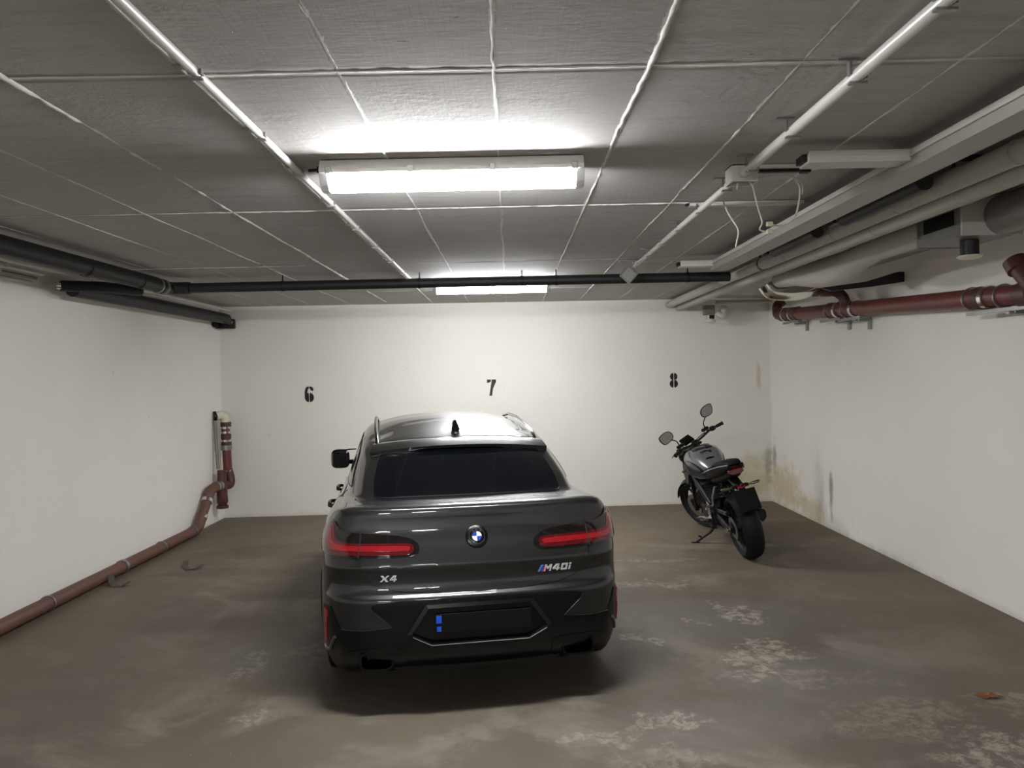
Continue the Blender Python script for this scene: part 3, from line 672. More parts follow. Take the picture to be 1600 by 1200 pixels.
TOPP = [(0,1.10,1.515),(.22,1.10,1.513),(.42,1.11,1.507),(.54,1.13,1.497),(.60,1.18,1.49),(.63,1.3,1.505),(.645,1.45,1.52),(.655,1.65,1.54),(.66,1.85,1.555),(.66,2.05,1.568),(.66,2.25,1.578),(.655,2.45,1.58),(.65,2.65,1.577),(.64,2.80,1.568),(.62,2.92,1.558),(.60,2.98,1.553),(.54,3.04,1.56),(.44,3.08,1.572),(.32,3.1,1.584),(.16,3.11,1.592),(0,3.11,1.595)]
RIDGE = [(1.1,1.515),(1.2,1.548),(1.35,1.587),(1.6,1.632),(2.0,1.675),(2.4,1.69),(2.8,1.668),(3.11,1.595)]
def roofz(x, y):
    r = np.interp(y, [a for a, b in RIDGE], [b for a, b in RIDGE])
    return r - .085*(abs(x)/.6)**2.2*min(1, max(.25,(y-1.0)/.5))
def seglen(P):
    return np.concatenate([[0], np.cumsum(np.linalg.norm(np.diff(P, axis=0), axis=1))])
PS = seglen(PLAN)
def plan_at(s):
    a = abs(s)
    i = min(max(np.searchsorted(PS, a)-1, 0), len(PS)-2)
    t = (a-PS[i])/(PS[i+1]-PS[i])
    # Catmull-like smooth interpolation through quadratic blending of tangents
    def tan(k):
        if k == 0: return np.array([1., 0.])
        if k == len(PS)-1: return np.array([-1., 0.])
        return (PLAN[k+1]-PLAN[k-1])/(PS[k+1]-PS[k-1])
    h = PS[i+1]-PS[i]
    p = (2*t**3-3*t**2+1)*PLAN[i]+(t**3-2*t**2+t)*h*tan(i)+(-2*t**3+3*t**2)*PLAN[i+1]+(t**3-t**2)*h*tan(i+1)
    d = (6*t*t-6*t)/h*PLAN[i]+(3*t*t-4*t+1)*tan(i)+(-6*t*t+6*t)/h*PLAN[i+1]+(3*t*t-2*t)*tan(i+1)
    n = np.array([d[1], -d[0]]); n = n/np.linalg.norm(n)
    if s < 0: p = p*[-1, 1]; n = n*[-1, 1]
    return p, n
LZ = np.array([l[0] for l in LEV]); LR = np.array([l[1] for l in LEV]); LS = np.array([l[2] for l in LEV])
def surf(s, z):
    """point of the lower body skin near the tail, at arc position s and height z"""
    p, n = plan_at(s)
    w = n[1]**2
    off = np.interp(z, LZ, LR)*w + np.interp(z, LZ, LS)*(1-w)
    q = p-n*off
    return np.array([q[0], q[1], z]), n
ZB = 1.224
def pchip_grid(P, tt, axis):
    """monotone cubic interpolation of grid P (n,m,3) along an axis at fractional indices tt"""
    P = np.moveaxis(P, axis, 0)
    d = np.linalg.norm(np.diff(P, axis=0), axis=-1).mean(axis=1); d = np.maximum(d, 1e-4)
    m = np.diff(P, axis=0)/d[:, None, None]
    T = np.zeros_like(P); T[0] = m[0]; T[-1] = m[-1]
    for i in range(1, len(P)-1):
        w1, w2 = 2*d[i]+d[i-1], d[i]+2*d[i-1]
        a, b = m[i-1], m[i]
        with np.errstate(divide='ignore', invalid='ignore'):
            h = (w1+w2)/(w1/a+w2/b)
        T[i] = np.where(a*b > 1e-12, h, 0)*.75 + np.where(a*b > 1e-12, (a*d[i]+b*d[i-1])/(d[i]+d[i-1]), 0)*.25
    out = []
    for t in tt:
        i = min(int(t), len(P)-2); u = t-i; h = d[i]
        out.append((2*u**3-3*u**2+1)*P[i]+(u**3-2*u**2+u)*h*T[i]+(-2*u**3+3*u**2)*P[i+1]+(u**3-u**2)*h*T[i+1])
    return np.moveaxis(np.array(out), 0, axis)
def body_control():
    nc = len(PLAN); G = []
    for i in range(nc):
        if i == 0: n = np.array([0., -1.])
        elif i == nc-1: n = np.array([0., 1.])
        else:
            t = (PLAN[i+1]-PLAN[i-1]); n = np.array([t[1], -t[0]]); n /= np.linalg.norm(n)
        zt = ZTOP[i]*1.0+.002; col = []
        wr = n[1]**2
        for z, r, sd in LEV:
            off = r*wr+sd*(1-wr)
            zz = z if z <= .66 else .66+(z-.66)*(zt-.66)/(ZB-.66)
            if i >= 15:   # nose
                off = {True: (.10 if z < .3 else .04 if z < .45 else 0), False: 0}[z < .66] + max(0, (z-.80))*(.42 if i >= 17 else .3)
            q = PLAN[i]-n*off
            col.append((q[0], q[1], zz))
        b = np.array(BASE[i]); a = np.array(col[-1]); t = np.array(TOPP[i])
        if i >= 14:
            for k in (.35, .7): m = a*(1-k)+b*k; m[2] += .045*math.sin(PI*k)*(1 if i > 15 else .5); col.append(tuple(m))
        else:
            for k in (.35, .7): m = a*(1-k)+b*k; col.append(tuple(m))
        col.append(tuple(b))
        out = np.array([n[0]*(1 if i > 3 else .3), 0, 0])
        for k in (.3, .65):
            m = b*(1-k)+t*k
            m = m+out*.022*math.sin(PI*k)+np.array([0, 0, .018*math.sin(PI*k)*(1 if (i < 5 or i > 15) else 0)])
            col.append(tuple(m))
        col.append(tuple(t))
        yr = np.interp(i, [0, 4, 8, 12, 16, nc-1], [1.30, 1.45, 1.95, 2.45, 2.85, 2.95])
        for k, kx in ((.3, .86), (.62, .55), (1.0, 0.0)):
            x = t[0]*kx; y = t[1]*(1-k)+yr*k
            col.append((x, y, roofz(x, y)+(.0 if k < 1 else 0)))
        G.append(col)
    G = np.array(G); G[0, :, 0] = 0; G[-1, :, 0] = 0
    return G
def dense_body():
    G = body_control()
    nc, nl = G.shape[:2]
    tu = np.concatenate([np.linspace(i, i+1, 9)[:-1] for i in range(nc-1)]+[[nc-1]])
    tv = np.concatenate([np.linspace(i, i+1, 6)[:-1] for i in range(nl-1)]+[[nl-1]])
    D = pchip_grid(G, tu, 0); D = pchip_grid(D, tv, 1)
    return D
WHEELS_Y = (1.02, 3.885)
R_ARCH = .395

paint, pnt, pb = _new('graphite metallic car paint')
_v = objvec(pnt)
pnt.links.new(mix(pnt, noise_(pnt, _v, 900, 2), lin((25, 25, 25)), lin((36, 36, 36))), pb.inputs['Base Color'])
pb.inputs['Metallic'].default_value = .55; pb.inputs['Roughness'].default_value = .38
pb.inputs['Coat Weight'].default_value = 1; pb.inputs['Coat Roughness'].default_value = .04
M['paint'] = paint
M['glass'] = mat('tinted dark glass', (6, 8, 12), .07, 0, .05, spec=.25)
M['lamp_smoke'] = mat('smoked lamp lens', (16, 10, 11), .08, 0, .1, coat=1)
M['lamp_red'] = mat('red lamp lens', (72, 8, 14), .15, 0, .1, coat=1)
M['lamp_bright'] = mat('bright red light guide', (125, 14, 22), .2, 0, .1, coat=1)
M['refl'] = mat('red reflector', (150, 18, 28), .25, 0, .1, coat=.6)
M['reflw'] = mat('orange red reflector', (210, 60, 45), .25, 0, .1)
M['badge'] = mat('satin silver lettering', (205, 205, 205), .3, .35, .04)
M['plate'] = mat('dark blank plate', (12, 12, 12), .6, 0, .06, spec=.15)
M['blue'] = mat('blue plate band', (20, 74, 190), .4, 0, .05)
M['bwhite'] = mat('enamel white', (235, 238, 240), .2, 0, .02)
M['bblue'] = mat('enamel blue', (34, 62, 140), .2, 0, .05)
M['mlight'] = mat('light blue stripe', (60, 120, 190), .3, 0, .05)
M['mred'] = mat('red stripe', (190, 30, 40), .3, 0, .05)
M['seam'] = mat('dark panel gap', (5, 5, 6), .7, 0, .05)

car = thing('car', 'dark grey coupe SUV parked nose-in below the stencilled 7, seen from behind', 'car', (-.2037, 4.5033, 0), .16164)
D = dense_body()
nu, nv = D.shape[:2]
bm = bmesh.new()
def side_verts(sgn):
    V = []
    for i in range(nu):
        row = []
        for j in range(nv):
            x, y, z = D[i, j]
            row.append([sgn*x, y, z])
        V.append(row)
    return np.array(V)
for sgn in (1, -1):
    V = side_verts(sgn)
    inside = np.zeros((nu, nv), bool)
    for wy in WHEELS_Y:
        dd = np.hypot(V[:, :, 1]-wy, V[:, :, 2]-.36)
        ins = (dd < R_ARCH) & (np.abs(V[:, :, 0]) > .75) & (V[:, :, 2] < .9)
        inside |= ins
    keep = np.zeros((nu-1, nv-1), bool)
    for i in range(nu-1):
        for j in range(nv-1):
            keep[i, j] = not inside[i:i+2, j:j+2].all()
    for wy in WHEELS_Y:
        for i in range(nu):
            for j in range(nv):
                if inside[i, j]:
                    dy, dz = V[i, j, 1]-wy, V[i, j, 2]-.36; r = math.hypot(dy, dz)
                    if r < R_ARCH and r > 1e-3: V[i, j, 1] = wy+dy/r*R_ARCH; V[i, j, 2] = .36+dz/r*R_ARCH
    vs_ = [[bm.verts.new(V[i, j]) for j in range(nv)] for i in range(nu)]
    for i in range(nu-1):
        for j in range(nv-1):
            if keep[i, j]:
                try: bm.faces.new((vs_[i][j], vs_[i+1][j], vs_[i+1][j+1], vs_[i][j+1]))
                except ValueError: pass
bmesh.ops.remove_doubles(bm, verts=bm.verts[:], dist=1e-4)
bmesh.ops.delete(bm, geom=[v for v in bm.verts if not v.link_faces], context='VERTS')
bmesh.ops.dissolve_degenerate(bm, dist=1e-5, edges=bm.edges[:])
bmesh.ops.recalc_face_normals(bm, faces=bm.faces[:])
up = [f for f in bm.faces if f.calc_center_median().z > 1.6]
if up and sum(f.normal.z for f in up) < 0: bmesh.ops.reverse_faces(bm, faces=bm.faces[:])
tree = BVHTree.FromBMesh(bm)
body = finish('body_shell', bm, M['paint'], car, True, 50)

def clip_grid(poly, step):
    b = bmesh.new()
    f = b.faces.new([b.verts.new((p[0], p[1], 0)) for p in poly])
    bmesh.ops.triangulate(b, faces=[f])
    xs = [p[0] for p in poly]; ys = [p[1] for p in poly]
    for ax, lo, hi in ((0, min(xs), max(xs)), (1, min(ys), max(ys))):
        k = math.floor(lo/step)+1
        while k*step < hi-1e-4:
            co = [0, 0, 0]; no = [0, 0, 0]; co[ax] = k*step; no[ax] = 1
            bmesh.ops.bisect_plane(b, geom=b.verts[:]+b.edges[:]+b.faces[:], plane_co=co, plane_no=no, dist=1e-6)
            k += 1
    bmesh.ops.remove_doubles(b, verts=b.verts[:], dist=1e-5)
    return b
def hit_sz(s, z):
    p, n = plan_at(s)
    o = Vector((p[0]+n[0]*.6, p[1]+n[1]*.6, z)); d = Vector((-n[0], -n[1], 0))
    loc, nor, idx, dist = tree.ray_cast(o, d)
    if loc is None or dist > 1.1: q, n = surf(s, z); return Vector(q), Vector((n[0], n[1], 0))
    if nor.dot(d) > 0: nor = -nor
    return loc, nor
def hit_top(x, y):
    loc, nor, idx, dist = tree.ray_cast(Vector((x, y, 3)), Vector((0, 0, -1)))
    if nor.z < 0: nor = -nor
    return loc, nor
def hit_side(sg):
    def f(y, z):
        loc, nor, idx, dist = tree.ray_cast(Vector((sg*2, y, z)), Vector((-sg, 0, 0)))
        if loc is None: return Vector((sg*.8, y, z)), Vector((sg, 0, 0))
        if nor.x*sg < 0: nor = -nor
        return loc, nor
    return f
def shell(name, poly, hit, off, m, parent, step=.03, depth=.006):
    b = clip_grid(poly, step)
    ring = [e for e in b.edges if len(e.link_faces) == 1]
    info = {v: hit(v.co.x, v.co.y) for v in b.verts}
    # average the normals a little for a calm surface
    bound = set(v for e in ring for v in e.verts)
    inner = {}
    for v, (p, n) in info.items(): v.co = p+n*off
    lo = {v: b.verts.new(info[v][0]-info[v][1]*(depth-off if depth > off else .002)) for v in bound}
    for e in ring:
        a, c = e.verts
        try: b.faces.new((a, c, lo[c], lo[a]))
        except ValueError: pass
    return finish(name, b, m, parent, True, 40)
def strip(name, pts, hit, w, m, parent, off=.001, closed=False):
    """thin raised or dark line that follows the skin"""
    P = [hit(*p) for p in pts]
    return mk(lambda bm: tube(bm, [p+n*off for p, n in P], w, 6), name, m, parent, True)
def sym(pts, sg): return [(sg*a, b) for a, b in pts]
def dens(pts, n=6):
    out = []
    for i in range(len(pts)-1):
        for k in range(n): t = k/n; out.append((pts[i][0]*(1-t)+pts[i+1][0]*t, pts[i][1]*(1-t)+pts[i+1][1]*t))
    return out+[pts[-1]]
def smoothpoly(pts, it=2, closed=True):
    for _ in range(it):
        q = []
        n = len(pts)
        for i in range(n if closed else n-1):
            a, b = pts[i], pts[(i+1) % n]
            q += [(a[0]*.75+b[0]*.25, a[1]*.75+b[1]*.25), (a[0]*.25+b[0]*.75, a[1]*.25+b[1]*.75)]
        pts = q if closed else [pts[0]]+q+[pts[-1]]
    return pts

# tailgate panel, raised a few millimetres
seam_r = [(.715, 1.205), (.715, 1.08), (.70, .94), (.688, .88), (.672, .835), (.62, .785), (.48, .748), (.26, .731), (0, .727)]
tgp = [(-a, b) for a, b in seam_r] + [(a, b) for a, b in seam_r[::-1][1:]]
tailgate = shell('tailgate', tgp, hit_sz, .005, M['paint'], car, .02)
strip('tailgate_gap', dens([(-a, b) for a, b in seam_r] + [(a, b) for a, b in seam_r[::-1][1:]]), hit_sz, .0028, M['seam'], tailgate, .001)
# bumper lower insert (gloss black)
ins = [(0, .700), (.45, .70), (.60, .686), (.632, .675), (.622, .645), (.512, .552), (.67, .535), (.82, .535), (.872, .60), (.905, .655), (1.02, .65), (1.075, .50), (1.10, .37), (1.14, .31), (1.02, .262), (.84, .25), (.6, .245), (.3, .245), (0, .245)]
insp = ins + [(-a, b) for a, b in ins[::-1][1:-1]]
bumper = shell('rear_bumper_insert', insp, hit_sz, .006, M['gloss'], car, .025)
for sg in (-1, 1):
    strip('bumper_edge', dens(sym([(.60, .686), (.632, .675), (.622, .645), (.512, .552), (.67, .535), (.82, .535)], sg)), hit_sz, .0035, M['paint'], bumper, .007)
    strip('bumper_edge', dens(sym([(.86, .485), (.94, .395), (1.05, .365), (1.13, .36)], sg)), hit_sz, .012, M['paint'], bumper, .008)
    rf = shell('reflector', sym([(.955, .625), (.985, .632), (.995, .615), (.998, .45), (.985, .43), (.965, .44), (.945, .60)], sg), hit_sz, .012, M['refl'], car, .02, .0)
    shell('reflector_patch', sym([(.962, .545), (.98, .545), (.982, .515), (.964, .515)], sg), hit_sz, .0135, M['lamp_smoke'], rf, .03, .0)
    # horizontal diffuser fin and exhaust trims
    def ex(bm):
        n = 30
        o = []; i_ = []
        for k in range(n):
            a = 2*PI*k/n; ca, sa = math.cos(a), math.sin(a)
            f = lambda hx, hz: (math.copysign(abs(ca)**(2/4.5), ca)*hx, math.copysign(abs(sa)**(2/4.5), sa)*hz)
            o.append(f(.100, .058)); i_.append(f(.086, .045))
        cx, cz, y0, y1 = sg*.605, .345, .055, .30
        rows = [[bm.verts.new((cx+a*1.0, y0+.012, cz+b)) for a, b in o], [bm.verts.new((cx+a*.985, y0, cz+b*.98)) for a, b in o],
                [bm.verts.new((cx+a, y0, cz+b)) for a, b in i_], [bm.verts.new((cx+a, y1, cz+b)) for a, b in i_]]
        back = [bm.verts.new((cx+a, y1, cz+b)) for a, b in o]
        rows = [back]+rows
        for r in range(len(rows)-1):
            for k in range(n): bm.faces.new((rows[r][k], rows[r][(k+1) % n], rows[r+1][(k+1) % n], rows[r+1][k]))
        bm.faces.new(rows[-1])
    M.setdefault('darkchrome', mat('dark chrome exhaust trim', (38, 38, 40), .22, .9, .1))
    mk(ex, 'exhaust_tip', M['darkchrome'], car, True)
    shell('exhaust_surround', sym([(.44, .415), (.50, .428), (.70, .425), (.78, .40), (.80, .30), (.72, .27), (.50, .27), (.44, .31)], sg), hit_sz, .010, M['gloss'], car, .02, .004)
# skirt diffuser below
mk(lambda bm: (prism(bm, [(-.44, .245), (.44, .245), (.50, .27), (.50, .35), (.33, .42), (-.33, .42), (-.50, .35), (-.50, .27)], .06, lambda a, b, c: (a, .075+c+.10*max(0, (.42-b)/.18)*.5, b))), 'diffuser', M['black'], car)
# plate surround and plate
hexo = [(-.43, .508), (-.315, .675), (.315, .675), (.43, .508), (.30, .428), (-.30, .428)]
hexi = [(-.40, .510), (-.300, .655), (.300, .655), (.40, .510), (.285, .450), (-.285, .450)]
def hexf(bm):
    rings = []
    for pts, y in ((hexo, .004), (hexo, -.016), (hexi, -.022), (hexi, .0)):
        rings.append([bm.verts.new((a, y, b)) for a, b in pts])
    for r in range(3):
        for k in range(6): bm.faces.new((rings[r][k], rings[r][(k+1) % 6], rings[r+1][(k+1) % 6], rings[r+1][k]))
ps = mk(hexf, 'plate_surround', M['gloss'], car)
mk(lambda bm: tube(bm, [(a, -.024, b-.004) for a, b in ((-.395, .50), (-.288, .445), (.288, .445), (.395, .50))], .003, 8), 'edge_highlight', M['steel'], ps, True)  # pale strip standing in for the highlight on the lower edge
pl = mk(lambda bm: box(bm, (.02, -.018, .562), (.56, .008, .112), bev=.003), 'number_plate', M['plate'], car)
pl['label'] = 'dark blank rear number plate'
mk(lambda bm: (box(bm, (-.243, -.0235, .588), (.032, .003, .045), bev=.001), box(bm, (-.243, -.0235, .532), (.026, .003, .03), bev=.001)), 'blue_band', M['blue'], pl)
# tail lamps
LAMP = smoothpoly([(.342, .985), (.352, 1.015), (.40, 1.045), (.50, 1.064), (.70, 1.078), (.84, 1.090), (.905, 1.112), (.945, 1.142), (1.02, 1.145), (1.10, 1.13), (1.155, 1.08), (1.165, 1.0), (1.13, .962), (.98, .960), (.85, .952), (.57, .943), (.41, .943), (.352, .955)], 1)
RED = smoothpoly([(.375, .985), (.385, 1.008), (.42, 1.016), (.70, 1.020), (.86, 1.026), (.905, 1.05), (.925, 1.10), (.955, 1.135), (1.03, 1.135), (1.075, 1.11), (1.085, 1.02), (1.04, .975), (.95, .965), (.85, .958), (.57, .952), (.42, .952), (.385, .962)], 1)
BR = smoothpoly([(.395, .985), (.41, 1.002), (.70, 1.005), (.87, 1.010), (.93, 1.035), (.952, 1.09), (.978, 1.115), (1.0, 1.09), (.99, 1.03), (.96, .995), (.87, .982), (.70, .978), (.42, .972)], 1)
for sg in (-1, 1):
    lp_ = shell('tail_lamp', sym(LAMP, sg), hit_sz, .010, M['lamp_smoke'], car, .02)
    shell('red_lens', sym(RED, sg), hit_sz, .0125, M['lamp_red'], lp_, .02, .0)
    shell('light_guide', sym(BR, sg), hit_sz, .0145, M['lamp_bright'], lp_, .02, .0)
    strip('lamp_split', dens([(sg*.715, 1.085), (sg*.715, .94)], 6), hit_sz, .004, M['seam'], lp_, .012)
# badges
p0, n0 = hit_sz(0, 1.035); n0 = Vector((0, n0.y, n0.z)).normalized()
ux = Vector((1, 0, 0)); uz = ux.cross(n0)*-1
if uz.z < 0: uz = -uz
def onb(a, b, c): return p0+ux*a+uz*b+n0*c
bg = mk(lambda bm: lathe(bm, [(.0, .0), (.064, .0), (.067, .012), (.060, .016), (.0, .017)], (0, 0, 0), 'z', 40), 'badge', M['gloss'], car, True)
bg.matrix_local = Matrix(((ux.x, uz.x, n0.x, p0.x), (ux.y, uz.y, n0.y, p0.y), (ux.z, uz.z, n0.z, p0.z), (0, 0, 0, 1)))
def ringp(bm, r0, r1, h0, h1, n=40): lathe(bm, [(r0, h0), (r1, h0), (r1, h1), (r0, h1)], (0, 0, 0), 'z', n, True)
mk(lambda bm: ringp(bm, .0455, .0485, .017, .0195), 'outer_ring', M['chrome'], bg, True)
mk(lambda bm: ringp(bm, .028, .0295, .017, .0195), 'inner_ring', M['chrome'], bg, True)
def quad(k):
    def f(bm):
        pts = [(0, 0)]+[(.028*math.cos(k*PI/2+PI/2*i/8), .028*math.sin(k*PI/2+PI/2*i/8)) for i in range(9)]
        prism(bm, pts, .0017, lambda a, b, c: (a, b, .017+c))
    return f
for k in range(4): mk(quad(k), 'badge_quarter', M['bwhite'] if k in (0, 2) else M['bblue'], bg)
def text_mesh(ch, size, depth):
    cu = bpy.data.curves.new('t', 'FONT'); cu.body = ch; cu.size = size; cu.extrude = depth; cu.offset = size*.02
    cu.align_x = 'CENTER'; cu.align_y = 'CENTER'
    o = bpy.data.objects.new('t', cu); C.objects.link(o)
    dg = bpy.context.evaluated_depsgraph_get(); me = bpy.data.meshes.new_from_object(o.evaluated_get(dg))
    bpy.data.objects.remove(o); bpy.data.curves.remove(cu)
    return me
def place_letter(name, me, loc, r, u, n, m, parent, shear=0.0, sx=1.0):
    me.materials.clear(); me.materials.append(m)
    for v in me.vertices: v.co.x = v.co.x*sx+v.co.y*shear
    o = bpy.data.objects.new(name, me); C.objects.link(o); o.parent = parent
    o.matrix_local = Matrix(((r.x, u.x, n.x, loc.x), (r.y, u.y, n.y, loc.y), (r.z, u.z, n.z, loc.z), (0, 0, 0, 1)))
    return o
for ch, a in (('B', 125), ('M', 90), ('W', 55)):
    r_ = .037; aa = math.radians(a)
    me = text_mesh(ch, .018, .0008); rot = aa-PI/2
    me.materials.clear(); me.materials.append(M['chrome'])
    o = bpy.data.objects.new('badge_letter', me); C.objects.link(o); o.parent = bg
    o.location = (r_*math.cos(aa), r_*math.sin(aa), .018); o.rotation_euler = (0, 0, rot)
# model lettering built from slanted strokes
def strokes(name, polys, s0, z0, h, m, parent, shear=.25):
    def f(bm):
        for pl_ in polys:
            vs0, vs1 = [], []
            for a, b in pl_:
                s = s0+(a+b*shear)*h; z = z0+b*h
                p, n = hit_sz(s, z); vs0.append(bm.verts.new(p+n*.004)); vs1.append(bm.verts.new(p+n*.0095))
            bm.faces.new(vs0); bm.faces.new(vs1[::-1])
            for i in range(len(pl_)):
                j = (i+1) % len(pl_); bm.faces.new((vs0[i], vs0[j], vs1[j], vs1[i]))
    return mk(f, name, m, parent)
t_ = .24
GX = [[(0, 0), (.34, 0), (.62, .36), (.98, 0), (1.36, 0), (.86, .5), (1.3, 1), (.96, 1), (.68, .66), (.32, 1), (-.06, 1), (.42, .5)]]
G4 = [[(.0, .22), (.62, .22), (.62, .40), (.34, .40), (.62, .72), (.62, .86), (.50, 1), (.42, 1), (.0, .42)], [(.66, 0), (.92, 0), (.92, 1), (.54, 1), (.66, .86)], [(.96, .22), (1.12, .22), (1.12, .40), (.96, .40)]]
GM = [[(0, 0), (.22, 0), (.22, .62), (.50, .30), (.58, .30), (.86, .62), (.86, 0), (1.10, 0), (1.10, 1), (.84, 1), (.54, .64), (.26, 1), (0, 1)]]
G0 = [[(.0, .0), (.98, .0), (.98, .24), (.0, .24)], [(.0, .76), (.98, .76), (.98, 1), (.0, 1)], [(.0, .25), (.26, .25), (.26, .75), (.0, .75)], [(.72, .25), (.98, .25), (.98, .75), (.72, .75)]]
GI = [[(0, 0), (.26, 0), (.26, .62), (0, .62)], [(0, .76), (.26, .76), (.26, 1), (0, 1)]]
strokes('badge_letter', GX, -.582, .806, .036, M['badge'], tailgate)
strokes('badge_letter', G4, -.526, .806, .036, M['badge'], tailgate)
h_ = .040; zb = .812
for a, w, m_ in ((0, .26, 'mlight'), (.28, .26, 'bblue'), (.56, .26, 'mred')):
    strokes('badge_stripe', [[(a, 0), (a+w, 0), (a+w, 1), (a, 1)]], .362, zb, h_, M[m_], tailgate, .55)
strokes('badge_letter', GM, .398, zb, h_, M['badge'], tailgate)
strokes('badge_letter', G4, .452, zb, h_, M['badge'], tailgate)
strokes('badge_letter', G0, .506, zb, h_, M['badge'], tailgate)
strokes('badge_letter', GI, .556, zb, h_, M['badge'], tailgate)
# glass
rw = smoothpoly([(-.585, .455), (-.50, .428), (-.2, .415), (.2, .415), (.50, .428), (.585, .455), (.615, .52), (.585, .85), (.545, 1.09), (.3, 1.08), (0, 1.075), (-.3, 1.08), (-.545, 1.09), (-.585, .85), (-.615, .52)], 1)
rg = shell('rear_window', rw, hit_top, .004, M['glass'], car, .05)
strip('window_seal', rw+[rw[0]], hit_top, .004, M['black'], rg, .003)
shell('windscreen', smoothpoly([(-.66, 3.66), (-.35, 3.80), (0, 3.83), (.35, 3.80), (.66, 3.66), (.60, 3.3), (.53, 3.08), (0, 3.14), (-.53, 3.08), (-.60, 3.3)], 1), hit_top, .004, M['glass'], car, .06)
for sg in (-1, 1):
    hs = hit_side(sg)
    w1 = smoothpoly([(.93, 1.248), (1.15, 1.335), (1.45, 1.425), (1.75, 1.485), (1.98, 1.508), (1.98, 1.195), (1.5, 1.212), (1.1, 1.235)], 1)
    w2 = smoothpoly([(2.04, 1.51), (2.35, 1.522), (2.62, 1.510), (2.85, 1.462), (3.15, 1.30), (3.30, 1.185), (2.9, 1.172), (2.04, 1.192)], 1)
    for w in (w1, w2):
        sw = shell('side_window', w, hs, .004, M['glass'], car, .06)
        strip('window_seal', w+[w[0]], hs, .005, M['black'], sw, .003)
    # handles
    for hy, hz in ((1.82, 1.005), (2.85, .985)):
        p, n = hs(hy, hz)
        mk(lambda bm: loft(bm, [((p.x+sg*.012, hy-.13, hz-.004), .012, .012, 2.5, (1, 0, 0), (0, 0, 1)), ((p.x+sg*.04, hy-.10, hz), .014, .017, 2.5, (1, 0, 0), (0, 0, 1)), ((p.x+sg*.046, hy, hz+.002), .014, .018, 2.5, (1, 0, 0), (0, 0, 1)), ((p.x+sg*.04, hy+.09, hz), .014, .017, 2.5, (1, 0, 0), (0, 0, 1)), ((p.x+sg*.01, hy+.12, hz), .01, .012, 2.5, (1, 0, 0), (0, 0, 1))], 14), 'door_handle', M['gloss'], car, True)
    # door gaps
    for yy in (2.0, 3.28, 1.22):
        strip('door_gap', [(yy+(.10*math.sin((z-.4)*3) if yy == 1.22 else 0), z) for z in np.linspace(.82 if yy == 1.22 else .34, 1.12 if yy != 1.22 else 1.18, 16)], hs, .003, M['seam'], car, .0)
    # wheel arch trims
    def arch(bm):
        n = 30
        for wy in WHEELS_Y:
            rows = []
            for k in range(n+1):
                a = PI*(-.02+1.04*k/n); y = wy+math.cos(a)*R_ARCH; z = .36+math.sin(a)*R_ARCH
                q = []
                for dr, dx in ((.03, -.002), (.026, .010), (.0, .012), (-.012, .0), (-.012, -.05)):
                    yy = wy+math.cos(a)*(R_ARCH+dr); zz = .36+math.sin(a)*(R_ARCH+dr)
                    p, nn = hs(wy+math.cos(a)*(R_ARCH+.03), max(.25, .36+math.sin(a)*(R_ARCH+.03)))
                    q.append(bm.verts.new((p.x+sg*dx, yy, zz)))
                rows.append(q)
            for k in range(n):
                for j in range(4): bm.faces.new((rows[k][j], rows[k][j+1], rows[k+1][j+1], rows[k+1][j]))
    mk(arch, 'wheel_arch_trim', M['black'], car, True)
    mk(lambda bm: [tube(bm, [(sg*.56, wy+math.cos(PI*k/16)*(R_ARCH+.005), .36+math.sin(PI*k/16)*(R_ARCH+.005)) for k in range(17)], .01, 6) for wy in WHEELS_Y] and None, 'arch_lip', M['seam'], car)
    def liner(bm):
        for wy in WHEELS_Y:
            n = 20; A_, B_ = [], []
            for k in range(n+1):
                a = PI*(-.05+1.1*k/n)
                A_.append(bm.verts.new((sg*.925, wy+math.cos(a)*(R_ARCH-.001), .36+math.sin(a)*(R_ARCH-.001)))); B_.append(bm.verts.new((sg*.60, wy+math.cos(a)*(R_ARCH-.001), .36+math.sin(a)*(R_ARCH-.001))))
            for k in range(n): bm.faces.new((A_[k], A_[k+1], B_[k+1], B_[k]))
            bm.faces.new(B_)
    mk(liner, 'wheel_arch_liner', M['seam'], car)
    # roof rails
    rail = [(.588, 1.17), (.586, 1.24), (.590, 1.35), (.598, 1.7), (.600, 2.1), (.598, 2.5), (.590, 2.74), (.586, 2.80)]
    hh = [.0, .022, .036, .040, .040, .038, .026, 0]
    RP = []
    for (x, y), h in zip(rail, hh):
        p, n = hit_top(sg*x, y); RP.append(Vector((sg*x, y, p.z+h)))
    def rl_(bm): loft(bm, [(p, .013, .012, 2.4, (1, 0, 0), (0, 0, 1)) for p in RP], 14)
    mk(rl_, 'roof_rail', M['gloss'], car, True)
    mk(lambda bm: loft(bm, [(p+Vector((-sg*.014, 0, .002)), .0025, .006, 2, (1, 0, 0), (0, 0, 1)) for p in RP[1:-1]], 8), 'rail_trim', M['chrome'], car, True)
    # door mirrors
    mr = mk(lambda bm: loft(bm, [((sg*.945, 2.93, 1.236), .072, .070, 3.6, (1, 0, 0), (0, 0, 1)), ((sg*.948, 2.96, 1.238), .086, .090, 3.6, (1, 0, 0), (0, 0, 1)), ((sg*.948, 3.03, 1.238), .080, .082, 3, (1, 0, 0), (0, 0, 1)), ((sg*.955, 3.09, 1.215), .06, .04, 2.2, (1, 0, 0), (0, 0, 1))], 24), 'door_mirror', M['gloss'], car, True)
    mk(lambda bm: loft(bm, [((sg*.945, 2.926, 1.236), .068, .066, 3.6, (1, 0, 0), (0, 0, 1)), ((sg*.945, 2.931, 1.236), .069, .067, 3.6, (1, 0, 0), (0, 0, 1))], 24), 'mirror_glass', M['glass'], mr, True)
